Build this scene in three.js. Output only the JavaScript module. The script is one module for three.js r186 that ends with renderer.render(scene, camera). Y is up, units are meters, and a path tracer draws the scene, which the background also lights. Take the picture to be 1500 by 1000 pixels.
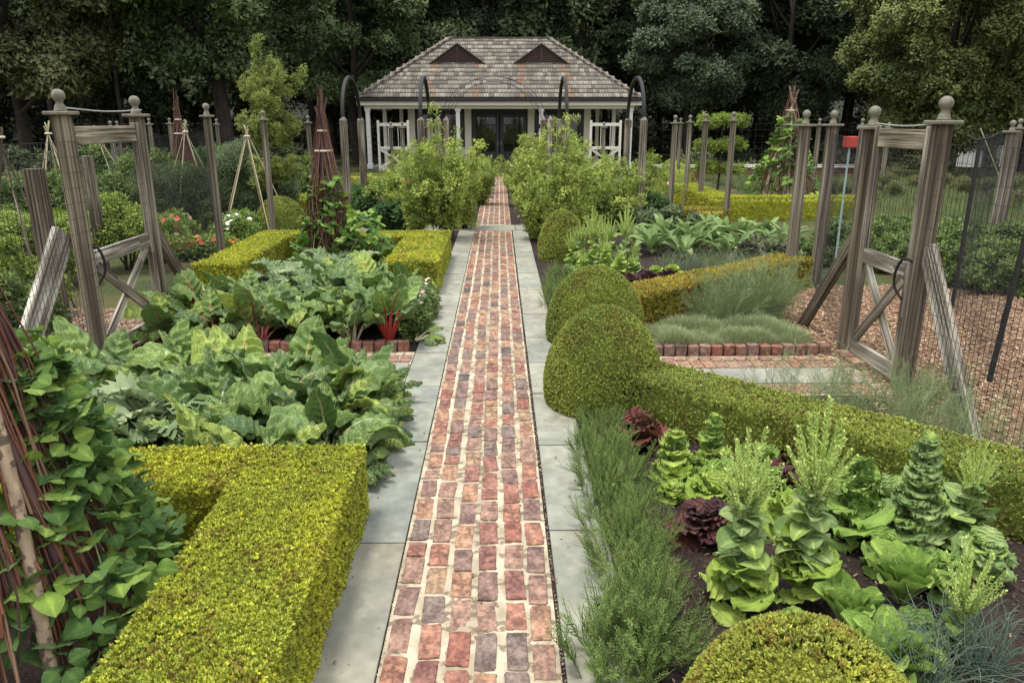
import * as THREE from 'three';
import { mergeGeometries } from 'three/addons/utils/BufferGeometryUtils.js';
import { RoundedBoxGeometry } from 'three/addons/geometries/RoundedBoxGeometry.js';

// ---------------------------------------------------------------- camera, sky, sun, exposure
const scene = new THREE.Scene();
const EYE = new THREE.Vector3(0.127, 2.15, 0), PITCH = 0.28728, YAW = 0.016563, FOCAL = 1100;
const camera = new THREE.PerspectiveCamera(2 * Math.atan(500 / FOCAL) * 180 / Math.PI, 1.5, 0.05, 400);
camera.position.copy(EYE);
camera.rotation.order = 'YXZ';
camera.rotation.set(-PITCH, -YAW, 0);
camera.updateMatrixWorld();

const renderer = new THREE.WebGLRenderer({ antialias: true });
renderer.toneMapping = THREE.LinearToneMapping;
renderer.toneMappingExposure = 1.4;
renderer.shadowMap.enabled = true;

{ // one overcast sky: grey-white cloud layer, three times brighter overhead than at the horizon
  const W = 256, H = 128, d = new Float32Array(W * H * 4);
  for (let j = 0; j < H; j++) for (let i = 0; i < W; i++) {
    const e = ((j + 0.5) / H - 0.5) * Math.PI, s = Math.max(0, Math.sin(e)), l = 1.5 * (1 + 2 * s) / 3;
    const k = (j * W + i) * 4; d[k] = l * 0.98; d[k + 1] = l * 1.0; d[k + 2] = l * 1.03; d[k + 3] = 1;
  }
  const t = new THREE.DataTexture(d, W, H, THREE.RGBAFormat, THREE.FloatType);
  t.mapping = THREE.EquirectangularReflectionMapping; t.magFilter = THREE.LinearFilter; t.needsUpdate = true;
  scene.background = t; scene.environment = t;
}
const sun = new THREE.DirectionalLight(new THREE.Color(1, 0.95, 0.86), 2.2);
sun.position.set(-7, 34, -9); sun.target.position.set(0, 0, -12);
sun.castShadow = true; sun.shadow.radius = 22;
Object.assign(sun.shadow.camera, { left: -40, right: 40, top: 40, bottom: -40, near: 1, far: 120 });
sun.shadow.mapSize.set(2048, 2048);
scene.add(sun, sun.target);

// ---------------------------------------------------------------- helpers
function mulberry(a) { return () => { a |= 0; a = a + 0x6D2B79F5 | 0; let t = Math.imul(a ^ a >>> 15, 1 | a); t = t + Math.imul(t ^ t >>> 7, 61 | t) ^ t; return ((t ^ t >>> 14) >>> 0) / 4294967296; }; }
let rnd = mulberry(7);
const seed = s => { rnd = mulberry(s * 7919 + 13); };
const rr = (a, b) => a + (b - a) * rnd(), pick = a => a[Math.floor(rnd() * a.length)];
const V = (x, y, z) => new THREE.Vector3(x, y, z), lerp = (a, b, t) => a + (b - a) * t, clamp = (x, a = 0, b = 1) => Math.min(b, Math.max(a, x));
const sstep = (a, b, x) => { const t = clamp((x - a) / (b - a)); return t * t * (3 - 2 * t); };
const h2 = (x, y, s) => { let n = Math.imul(x | 0, 374761393) + Math.imul(y | 0, 668265263) + Math.imul(s | 0, 2147483647 ^ 0x5bd1e995); n = Math.imul(n ^ n >>> 13, 1274126177); n ^= n >>> 16; return (n >>> 0) / 4294967296; };
function vn(x, y, s = 0, P = 0) { // value noise, periodic when P > 0
  const xi = Math.floor(x), yi = Math.floor(y), fx = x - xi, fy = y - yi, w = q => P ? ((q % P) + P) % P : q;
  const u = fx * fx * (3 - 2 * fx), v = fy * fy * (3 - 2 * fy);
  return lerp(lerp(h2(w(xi), w(yi), s), h2(w(xi + 1), w(yi), s), u), lerp(h2(w(xi), w(yi + 1), s), h2(w(xi + 1), w(yi + 1), s), u), v);
}
function fbm(x, y, s = 0, o = 4, P = 0) { let a = 0.5, t = 0, n = 0; for (let i = 0; i < o; i++) { t += a * vn(x, y, s + i * 17, P); n += a; a *= 0.5; x *= 2; y *= 2; P *= 2; } return t / n; }
// the ground (or a level h above it) under a pixel of the 1500 x 1000 photograph
const camM = camera.matrixWorld;
function G(px, py, h = 0) {
  const d = V(px - 750, 500 - py, -FOCAL).transformDirection(camM), t = (h - EYE.y) / d.y;
  return V(EYE.x + d.x * t, h, EYE.z + d.z * t);
}
function heightAt(x, z, py) { // height above the ground of the point over (x, z) that shows in row py
  let lo = -1, hi = 14; const inv = camera.matrixWorldInverse;
  for (let i = 0; i < 40; i++) { const m = (lo + hi) / 2, q = V(x, m, z).applyMatrix4(inv), y = 500 - FOCAL * q.y / -q.z; if (y > py) lo = m; else hi = m; }
  return lo;
}
const used = {};
const numbered = n => { used[n] = (used[n] || 0) + 1; return used[n] === 1 ? n : n + '_' + String(used[n] - 1).padStart(3, '0'); };
function tag(o, label, category, group, kind) { if (label) o.userData.label = label; if (category) o.userData.category = category; if (group) o.userData.group = group; if (kind) o.userData.kind = kind; return o; }
function thing(name, label, category, p = [0, 0, 0], turn = 0, group) {
  const g = new THREE.Group(); g.name = numbered(name); g.position.set(...p); g.rotation.y = turn; scene.add(g); return tag(g, label, category, group);
}
function part(name, geo, mat, parent) { const m = new THREE.Mesh(geo, mat); m.name = name; m.castShadow = m.receiveShadow = true; parent.add(m); return m; }
function structure(name, geo, mat, label) { const m = part(numbered(name), geo, mat, scene); m.userData.kind = 'structure'; if (label) m.userData.label = label; return m; }
const _o = new THREE.Object3D(), _q = new THREE.Quaternion(), UPV = V(0, 1, 0);
function scatter(name, geo, mat, list, parent) { // list of [Matrix4, [r, g, b] or null]
  const m = new THREE.InstancedMesh(geo, mat, list.length); m.name = parent === scene ? numbered(name) : name; const c = new THREE.Color();
  list.forEach(([M, col], i) => { m.setMatrixAt(i, M); if (col) m.setColorAt(i, c.setRGB(col[0], col[1], col[2])); });
  m.castShadow = m.receiveShadow = true; m.userData.kind = 'stuff'; parent.add(m); return m;
}
function mat4(p, dir, roll, s, sy = s) { _o.position.copy(p); _o.quaternion.setFromUnitVectors(UPV, dir); _q.setFromAxisAngle(UPV, roll); _o.quaternion.multiply(_q); _o.scale.set(s, sy, s); _o.updateMatrix(); return _o.matrix.clone(); }
const mixc = (a, b, t) => [lerp(a[0], b[0], t), lerp(a[1], b[1], t), lerp(a[2], b[2], t)];
const shade = (c, k) => [c[0] * k, c[1] * k, c[2] * k];
const tri = g => g.index ? g.toNonIndexed() : g;
function joined(list) { const l = list.map(g => { const q = tri(g); for (const k of Object.keys(q.attributes)) if (!['position', 'normal', 'uv', 'color'].includes(k)) q.deleteAttribute(k); return q; }); return mergeGeometries(l, false); }
function place(geo, x, y, z, rx = 0, ry = 0, rz = 0) { const g = geo.clone(); _o.position.set(x, y, z); _o.rotation.set(rx, ry, rz); _o.scale.set(1, 1, 1); _o.updateMatrix(); return g.applyMatrix4(_o.matrix); }
function tint(geo, c) { const n = geo.attributes.position.count, a = new Float32Array(n * 3); for (let i = 0; i < n; i++) a.set(c, i * 3); geo.setAttribute('color', new THREE.BufferAttribute(a, 3)); return geo; }
// grid surface: f(u in -1..1, v in 0..1) -> [x, y, z], colour col(u, v) -> [r, g, b]
function grid(nu, nv, f, col) {
  const P = [], C = [], U = [], I = [];
  for (let j = 0; j <= nv; j++) for (let i = 0; i <= nu; i++) { const u = i / nu * 2 - 1, v = j / nv; P.push(...f(u, v)); U.push(u, v); if (col) C.push(...col(u, v)); }
  for (let j = 0; j < nv; j++) for (let i = 0; i < nu; i++) { const a = j * (nu + 1) + i, b = a + 1, c = a + nu + 1, d = c + 1; I.push(a, b, c, b, d, c); }
  const g = new THREE.BufferGeometry(); g.setAttribute('position', new THREE.Float32BufferAttribute(P, 3)); g.setAttribute('uv', new THREE.Float32BufferAttribute(U, 2));
  if (col) g.setAttribute('color', new THREE.Float32BufferAttribute(C, 3)); g.setIndex(I); g.computeVertexNormals(); return g;
}
function tube(pts, r0, r1, rad = 5, seg = 0) { // tapered tube through points
  const c = pts.length > 2 ? new THREE.CatmullRomCurve3(pts) : new THREE.LineCurve3(pts[0], pts[1]), n = seg || Math.max(1, (pts.length - 1) * 2);
  const P = [], I = [], U = [], up = V(0.31, 0.2, 0.93), L = c.getLength();
  for (let j = 0; j <= n; j++) {
    const t = j / n, p = c.getPoint(t), T = c.getTangent(t), A = V().crossVectors(T, up).normalize(), B = V().crossVectors(T, A), r = lerp(r0, r1, t);
    for (let i = 0; i <= rad; i++) { const a = i / rad * 6.28318; const q = p.clone().addScaledVector(A, Math.cos(a) * r).addScaledVector(B, Math.sin(a) * r); P.push(q.x, q.y, q.z); U.push(i / rad * 6.28 * r0, t * L); }
  }
  for (let j = 0; j < n; j++) for (let i = 0; i < rad; i++) { const a = j * (rad + 1) + i, b = a + 1, d = a + rad + 1, e = d + 1; I.push(a, d, b, b, d, e); }
  for (const j of [0, n]) { const k = P.length / 3, p = c.getPoint(j / n); P.push(p.x, p.y, p.z); U.push(0, 0); for (let i = 0; i < rad; i++) { const a = j * (rad + 1) + i; if (j) I.push(a, k, a + 1); else I.push(a, a + 1, k); } }
  const g = new THREE.BufferGeometry(); g.setAttribute('position', new THREE.Float32BufferAttribute(P, 3)); g.setAttribute('uv', new THREE.Float32BufferAttribute(U, 2)); g.setIndex(I); g.computeVertexNormals(); return g;
}
// box with softened edges, uv in metres with v along its longest side
function beam(w, h, d, r = 0.006) {
  const g = new RoundedBoxGeometry(w, h, d, 1, Math.min(r, w / 3, h / 3, d / 3)), p = g.attributes.position, n = g.attributes.normal, uv = g.attributes.uv;
  const ax = h >= w && h >= d ? 1 : (w >= d ? 0 : 2), o = rnd() * 7, o2 = rnd() * 7;
  for (let i = 0; i < p.count; i++) {
    const q = [p.getX(i), p.getY(i), p.getZ(i)], m = [Math.abs(n.getX(i)), Math.abs(n.getY(i)), Math.abs(n.getZ(i))];
    let across = [0, 1, 2].filter(k => k !== ax).sort((a, b) => m[a] - m[b])[0];
    uv.setXY(i, q[across] + o + (m[ax] > 0.8 ? q[[0, 1, 2].find(k => k !== ax && k !== across)] * 0.3 : 0), q[ax] + o2);
  }
  return g;
}
// a beam from a to b (section w x d, w measured along the horizontal across it)
function strutGeo(a, b, w, d) {
  const L = a.distanceTo(b), g = beam(w, L, d), y = b.clone().sub(a).normalize(), z = Math.abs(y.y) > 0.95 ? V(0, 0, 1) : V(0, 1, 0), x = V().crossVectors(y, z).normalize(), z2 = V().crossVectors(x, y);
  return g.applyMatrix4(new THREE.Matrix4().makeBasis(x, y, z2).setPosition(a.clone().add(b).multiplyScalar(0.5)));
}
function sheet(pts, y) { // flat polygon on the ground from [x, z] corners, uv in metres
  const s = new THREE.ShapeGeometry(new THREE.Shape(pts.map(([x, z]) => new THREE.Vector2(x, -z)))); s.rotateX(-Math.PI / 2); s.translate(0, y, 0);
  const p = s.attributes.position, u = s.attributes.uv; for (let i = 0; i < p.count; i++) u.setXY(i, p.getX(i), p.getZ(i)); return s;
}
const rect = (x0, x1, z0, z1) => [[x0, z0], [x1, z0], [x1, z1], [x0, z1]];

// ---------------------------------------------------------------- textures and materials
function texture(n, metres, f, srgb = true) {
  const d = new Uint8Array(n * n * 4);
  for (let j = 0; j < n; j++) for (let i = 0; i < n; i++) { const c = f(i / n, j / n), k = (j * n + i) * 4; for (let q = 0; q < 3; q++) d[k + q] = clamp(Array.isArray(c) ? c[q] : c) * 255; d[k + 3] = 255; }
  const t = new THREE.DataTexture(d, n, n); t.wrapS = t.wrapT = THREE.RepeatWrapping; t.magFilter = THREE.LinearFilter; t.minFilter = THREE.LinearMipmapLinearFilter; t.generateMipmaps = true;
  if (srgb) t.colorSpace = THREE.SRGBColorSpace; t.repeat.set(1 / metres[0], 1 / metres[1]); t.needsUpdate = true; return t;
}
const S = (c, o = {}) => { const m = new THREE.MeshStandardMaterial({ roughness: 0.9, ...o }); if (Array.isArray(c)) m.color.setRGB(...c); else m.color.set(c); return m; };
const grain = (x, y) => { const a = fbm(x * 24, y * 3, 3, 4, 24), b = fbm(x * 64, y * 2, 9, 3, 64), k = fbm(x * 4, y * 4, 5, 3, 4); return [a, b, k]; };
const texWood = texture(512, [0.5, 2], (x, y) => { const [a, b, k] = grain(x, y), crack = b < 0.3 ? 0.42 : 1, t = clamp(0.42 + (a - 0.5) * 1.5 + (k - 0.5) * 1.3); return mixc([0.44, 0.40, 0.36], [1.0, 0.985, 0.95], t).map(c => c * crack); });
const bumpWood = texture(512, [0.5, 2], (x, y) => { const [a, b] = grain(x, y); return clamp(a * 0.6 + (b < 0.27 ? 0 : 0.4)); }, false);
const texBrick = texture(512, [0.6, 0.6], (x, y) => { const a = fbm(x * 10, y * 10, 21, 5, 10), b = vn(x * 160, y * 160, 4, 160), c = fbm(x * 36, y * 36, 8, 3, 36), d = sstep(0.62, 0.72, fbm(x * 14, y * 14, 77, 4, 14)); return mixc(mixc([0.46, 0.42, 0.41], [1, 0.98, 0.95], clamp(a * 0.9 + (b - 0.5) * 0.22 + (c - 0.5) * 0.7)), [0.93, 0.88, 0.82], d * 0.55); });
const bumpBrick = texture(512, [0.6, 0.6], (x, y) => clamp(fbm(x * 50, y * 50, 8, 3, 50) * 0.7 + fbm(x * 12, y * 12, 21, 3, 12) * 0.5), false);
const texSlab = texture(1024, [2.3, 2.3], (x, y) => { const a = fbm(x * 5, y * 5, 31, 6, 5), b = fbm(x * 40, y * 40, 32, 3, 40), s = sstep(0.6, 0.75, fbm(x * 9, y * 9, 35, 5, 9)), w = sstep(0.68, 0.74, fbm(x * 22, y * 22, 36, 3, 22)); return mixc(mixc(mixc([0.60, 0.615, 0.60], [0.82, 0.81, 0.76], clamp(a * 1.5 - 0.25)), [0.64, 0.60, 0.53], s * 0.45), [0.88, 0.87, 0.84], w * 0.14).map(c => c * (0.86 + 0.24 * b)); });
const bumpSlab = texture(512, [0.9, 0.9], (x, y) => fbm(x * 6, y * 6, 41, 6, 6), false);
const texMortar = texture(512, [0.7, 0.7], (x, y) => { const a = fbm(x * 8, y * 8, 51, 5, 8), b = vn(x * 200, y * 200, 5, 200), d = sstep(0.56, 0.66, fbm(x * 16, y * 16, 55, 4, 16)); return mixc(mixc([0.62, 0.58, 0.51], [0.94, 0.91, 0.85], clamp(a * 1.2 - 0.1 + (b - 0.5) * 0.25)), [0.42, 0.36, 0.30], d * 0.6); });
const texSoil = texture(512, [0.8, 0.8], (x, y) => { const a = fbm(x * 12, y * 12, 61, 5, 12), b = vn(x * 128, y * 128, 6, 128), c = sstep(0.93, 0.97, vn(x * 90, y * 90, 66, 90)); return mixc(mixc([0.11, 0.08, 0.065], [0.36, 0.27, 0.22], clamp(a * 0.8 + (b - 0.5) * 0.5)), [0.6, 0.5, 0.42], c * 0.6); });
const bumpSoil = texture(512, [0.8, 0.8], (x, y) => clamp(fbm(x * 14, y * 14, 61, 5, 14) * 0.8 + vn(x * 100, y * 100, 6, 100) * 0.3), false);
const texGrass = texture(512, [3, 3], (x, y) => { const a = fbm(x * 6, y * 6, 71, 5, 6), b = vn(x * 150, y * 150, 7, 150), c = sstep(0.5, 0.7, fbm(x * 3, y * 3, 73, 4, 3)); return mixc(mixc([0.16, 0.20, 0.09], [0.40, 0.44, 0.20], clamp(a * 0.7 + (b - 0.5) * 0.6 + 0.1)), [0.42, 0.34, 0.22], c * 0.5); });
const texChip = texture(512, [0.8, 0.8], (x, y) => { const a = vn(x * 60, y * 24, 81, 60), b = vn(x * 30, y * 70, 82, 30), c = fbm(x * 8, y * 8, 83, 4, 8); return mixc([0.34, 0.24, 0.17], [0.76, 0.62, 0.48], clamp(a * 0.5 + b * 0.5 + (c - 0.5) * 0.6)); });
const texPucker = texture(256, [1, 0.6], (x, y) => { const a = fbm(x * 9, y * 9, 101, 3, 9), b = 1 - Math.abs(vn(x * 16, y * 16, 104, 16) * 2 - 1); return clamp(a * 0.55 + b * 0.45); }, false);
const texBark = texture(256, [0.6, 1.6], (x, y) => { const a = fbm(x * 14, y * 5, 91, 5, 14); return mixc([0.22, 0.20, 0.18], [0.62, 0.58, 0.53], a); });

const texPale = texture(256, [0.25, 0.5], (x, y) => { const a = fbm(x * 8, y * 8, 95, 5, 8), b = sstep(0.56, 0.66, fbm(x * 5, y * 12, 97, 4, 12)); return mixc(mixc([0.62, 0.57, 0.51], [0.98, 0.94, 0.88], a), [0.38, 0.34, 0.31], b * 0.8); });
const M = {
  wood: [[0.47, 0.445, 0.39], [0.40, 0.37, 0.315], [0.28, 0.235, 0.185], [0.50, 0.455, 0.365], [0.70, 0.69, 0.65]].map(c => S(c, { map: texWood, bumpMap: bumpWood, bumpScale: 0.003 })),
  brick: [[0.50, 0.255, 0.195], [0.56, 0.295, 0.215], [0.60, 0.37, 0.25], [0.43, 0.22, 0.185], [0.38, 0.255, 0.225], [0.58, 0.415, 0.28], [0.34, 0.275, 0.25], [0.19, 0.175, 0.175], [0.50, 0.33, 0.265], [0.46, 0.205, 0.155]].map(c => S(c, { map: texBrick, bumpMap: bumpBrick, bumpScale: 0.004, roughness: 0.85 })),
  slab: [[0.545, 0.555, 0.51], [0.575, 0.575, 0.515], [0.51, 0.53, 0.50], [0.555, 0.54, 0.48]].map(c => S(c, { map: texSlab, bumpMap: bumpSlab, bumpScale: 0.006, roughness: 0.75 })),
  mortar: S([0.72, 0.68, 0.60], { map: texMortar, bumpMap: texMortar, bumpScale: 0.004 }),
  soil: S([0.62, 0.58, 0.56], { map: texSoil, bumpMap: bumpSoil, bumpScale: 0.02, roughness: 1 }),
  grass: S([0.75, 0.75, 0.7], { map: texGrass, bumpMap: bumpSoil, bumpScale: 0.02, roughness: 1 }),
  chips: S([0.62, 0.58, 0.55], { map: texChip, bumpMap: bumpSoil, bumpScale: 0.02, roughness: 1 }),
  chip: S([1, 1, 1]), clod: S([1, 1, 1], { roughness: 1 }),
  bark: S([0.22, 0.19, 0.165], { map: texBark, bumpMap: texBark, bumpScale: 0.03 }),
  birch: S([0.66, 0.56, 0.46], { map: texPale, bumpMap: texBark, bumpScale: 0.004 }),
  twig: [[0.16, 0.055, 0.04], [0.22, 0.08, 0.045], [0.10, 0.05, 0.045], [0.25, 0.15, 0.095]].map(c => S(c, { roughness: 0.6 })),
  bamboo: S([0.50, 0.42, 0.28], { roughness: 0.5 }), tie: S([0.62, 0.55, 0.44]),
  iron: S([0.014, 0.014, 0.015], { roughness: 0.75 }), wire: S([0.05, 0.05, 0.055], { roughness: 0.55, metalness: 0.5 }), cable: S([0.45, 0.45, 0.44], { roughness: 0.5, metalness: 0.6 }),
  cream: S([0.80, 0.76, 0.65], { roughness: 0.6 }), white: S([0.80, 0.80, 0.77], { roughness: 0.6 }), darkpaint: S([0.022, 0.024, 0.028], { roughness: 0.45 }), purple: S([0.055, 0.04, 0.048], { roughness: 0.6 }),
  gutter: S([0.03, 0.028, 0.026], { roughness: 0.5, metalness: 0.3 }), louver: S([0.10, 0.06, 0.055], { roughness: 0.8 }),
  glass: new THREE.MeshPhysicalMaterial({ color: 0xffffff, transmission: 1, thickness: 0, roughness: 0.03, ior: 1.5 }),
  stone: S([0.43, 0.40, 0.34], { map: texSlab, bumpMap: bumpSlab, bumpScale: 0.01 }),
  terracotta: S([0.42, 0.20, 0.14], { map: texWood }), redplastic: S([0.55, 0.06, 0.04], { roughness: 0.5 }), bluestick: S([0.40, 0.58, 0.60], { roughness: 0.5 }),
};
function leafMat(c, o = {}) { const m = new THREE.MeshPhysicalMaterial({ roughness: 1, transmission: o.through ?? 0.28, thickness: 0, specularIntensity: 0.35, bumpMap: o.bump ? texPucker : null, bumpScale: o.bump || 0, side: THREE.DoubleSide, vertexColors: !!o.vc, clearcoat: o.coat ?? 0.12, clearcoatRoughness: o.gloss ?? 0.42 }); m.color.setRGB(...c); return m; }
M.leaf = leafMat([1, 1, 1]);                       // tinted copy by copy
M.leafFar = S([1, 1, 1], { roughness: 0.8, side: THREE.DoubleSide });
M.boxLeaf = S([1, 1, 1], { roughness: 0.7, side: THREE.DoubleSide });
M.core = {}; // twiggy inside of a hedge

// ---------------------------------------------------------------- ground, beds and paths
{
  structure('ground', sheet(rect(-160, 160, 60, -200), 0), M.grass, 'rough grass and earth around the garden');
  structure('soil_bed', sheet(rect(-3.42, 3.3, 0.6, -31), 0.004), M.soil, 'dark earth of the garden beds');
  structure('woodchip_path', sheet([[2.75, 0], [3.0, -3.4], [3.31, -6.9], [3.25, -9.5], [5.5, -9.9], [9.5, -9.6], [9.5, 0]], 0.008), M.chips, 'wood chip ground outside the right gate');
  structure('woodchip_path', sheet([[-3.43, -5.4], [-3.43, -8.6], [-5.2, -8.8], [-5.6, -4.2], [-3.6, -4.2]], 0.008), M.chips, 'wood chip ground outside the left gate');
}
// a worn brick lying flat: irregular outline, rounded arrises
function brickGeo(w, l, h, k) {
  const out = [], n = 18;
  for (let i = 0; i < n; i++) {
    const a = (i + 0.5) / n * Math.PI * 2, c = Math.cos(a), s = Math.sin(a), e = 0.13, x = Math.sign(c) * Math.abs(c) ** e * w / 2, z = Math.sign(s) * Math.abs(s) ** e * l / 2;
    out.push([x + rr(-1, 1) * k, z + rr(-1, 1) * k]);
  }
  const rings = [[1, -h], [1, -0.005], [0.965, -0.001], [0.9, 0]], P = [], U = [], I = [], ou = rr(0, 5), ov = rr(0, 5);
  rings.forEach(([s, y], r) => out.forEach(([x, z]) => { const t = 1 - (1 - s); P.push(x * t * (r ? 1 : 0.98), y + (r === 3 ? rr(-0.0012, 0.0008) : 0), z * (1 - (1 - s) * w / l)); U.push(x + ou, z + ov + y); }));
  P.push(0, 0.0006, 0); U.push(ou, ov);
  for (let r = 0; r < 3; r++) for (let i = 0; i < n; i++) { const a = r * n + i, b = r * n + (i + 1) % n, c = a + n, d = b + n; I.push(a, c, b, b, c, d); }
  for (let i = 0; i < n; i++) I.push(3 * n + i, 4 * n, 3 * n + (i + 1) % n);
  const g = new THREE.BufferGeometry(); g.setAttribute('position', new THREE.Float32BufferAttribute(P, 3)); g.setAttribute('uv', new THREE.Float32BufferAttribute(U, 2)); g.setIndex(I); g.computeVertexNormals(); return g;
}
const brickMat = () => M.brick[[0, 1, 1, 2, 2, 2, 3, 4, 4, 5, 5, 6, 6, 8, 8, 8, 9, rnd() < 0.35 ? 7 : 4][Math.floor(rnd() * 18)]];
{ // main path
  seed(11);
  const paths = [[-1.5, -15.1], [-15.85, -30]].map(([z0, z1]) => structure('path', sheet(rect(-0.372, 0.368, z0, z1), 0.012), M.mortar, 'straight path of old bricks in pale mortar'));
  const shapes = []; for (let i = 0; i < 5; i++) for (const l of [0.195, 0.215, 0.23]) shapes.push([l, brickGeo(0.093 + rr(-0.006, 0.005), l, 0.045, 0.0042)]);
  for (let i = 0; i < 3; i++) shapes.push([0.21, brickGeo(0.084, 0.2, 0.045, 0.012)]);            // broken ones
  const all = [];
  for (let c = 0; c < 6; c++) for (const [k, z0, z1] of [[0, -1.55, -15.05], [1, -15.9, -29.9]]) {
    let z = z0 - rr(0, 0.15); const wob = rr(0, 9);
    while (z > z1 + 0.1) {
      const [l, g] = rnd() < 0.05 ? shapes[15 + Math.floor(rnd() * 3)] : shapes[Math.floor(rnd() * 15)];
      const half = rnd() < 0.1, L = half ? l * 0.55 : l;
      all.push({ k, g, x: -0.3075 + c * 0.123 + (fbm(z * 0.9, wob, c) - 0.5) * 0.035, y: 0.0175 + rr(-0.004, 0.005), z: z - L / 2, s: half ? 0.55 : 1, m: brickMat(), r: [rr(-0.016, 0.016), rr(-0.045, 0.045) + (rnd() < 0.5 ? Math.PI : 0), rr(-0.012, 0.012)] });
      z -= L + rr(0.01, 0.026);
    }
  }
  all.sort((a, b) => b.z - a.z);
  const rest = new Map();
  all.forEach((b, i) => {
    _o.position.set(b.x, b.y, b.z); _o.rotation.set(...b.r); _o.scale.set(1, 1, b.s); _o.updateMatrix();
    if (i < 300) { const m = part('brick', b.g, b.m, paths[0]); m.position.copy(_o.position); m.rotation.copy(_o.rotation); m.scale.copy(_o.scale); }
    else { const key = M.brick.indexOf(b.m) + 20 * b.k; if (!rest.has(key)) rest.set(key, [b, []]); rest.get(key)[1].push(b.g.clone().applyMatrix4(_o.matrix)); }
  });
  for (const [b, list] of rest.values()) part('far_bricks', joined(list), b.m, paths[b.k]).userData.kind = 'stuff';
}
function slab(x0, x1, z0, z1, parent, y = 0.022) { // z0 nearer the camera than z1
  const g = beam(x1 - x0 - 0.009, 0.05, z0 - z1 - 0.014, 0.004), p = g.attributes.position, u = g.attributes.uv, cx = (x0 + x1) / 2, cz = (z0 + z1) / 2, o = rnd() * 9;
  for (let i = 0; i < p.count; i++) u.setXY(i, p.getX(i) + p.getY(i) + o, p.getZ(i) + o * 3);
  const m = part('flagstone', g, M.slab[Math.floor(rnd() * 4)], parent); m.position.set(cx, y - 0.025 + rr(-0.002, 0.002), cz); m.rotation.set(rr(-0.003, 0.003), rr(-0.003, 0.003), rr(-0.004, 0.004)); return m;
}
{
  seed(12);
  const strips = [-1, 1].map(s => structure('pavement', sheet(rect(Math.min(s * 0.385, s * 0.69), Math.max(s * 0.385, s * 0.69), -1.2, -15.1), 0.0065), M.soil, s < 0 ? 'bluestone edging along the left of the brick path' : 'bluestone edging along the right of the brick path'));
  const zl = [-1.3, -2.35, -3.49, -4.78, -5.9, -6.85, -7.75, -8.75, -9.7, -10.65, -11.6, -12.5, -13.4, -14.3, -15.06], zr = [-1.4, -2.4, -3.6, -4.71, -5.72, -6.53, -7.35, -8.32, -9.75, -10.7, -11.6, -12.5, -13.4, -14.3, -15.06];
  for (let i = 0; i + 1 < zl.length; i++) { slab(-0.685, -0.374, zl[i], zl[i + 1], strips[0]); slab(0.384, 0.69, zr[i], zr[i + 1], strips[1]); }
  const cross = structure('pavement', sheet(rect(-3.2, 3.2, -15.1, -15.86), 0.0065), M.soil, 'bluestone crossing where the brick path is interrupted');
  for (let x = -3.15; x < 3; x += 0.9) slab(x, Math.min(3.15, x + 0.9), -15.1, -15.86, cross);
}
const edgeShapes = []; seed(13); for (let i = 0; i < 6; i++) edgeShapes.push(brickGeo(0.098, 0.105, 0.12, 0.003)); const flatShapes = []; for (let i = 0; i < 6; i++) flatShapes.push(brickGeo(0.098, 0.2, 0.04, 0.0035));
function brickRow(parent, shapes, x0, z0, x1, z1, turn, step, y, mats) {
  const n = Math.max(1, Math.round(Math.hypot(x1 - x0, z1 - z0) / step));
  for (let i = 0; i < n; i++) { const t = (i + 0.5) / n, m = part('brick', pick(shapes), mats ? M.brick[pick(mats)] : brickMat(), parent); m.position.set(lerp(x0, x1, t), y + rr(-0.006, 0.006), lerp(z0, z1, t)); m.rotation.set(rr(-0.03, 0.03), turn + rr(-0.05, 0.05), rr(-0.03, 0.03)); }
}
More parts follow.
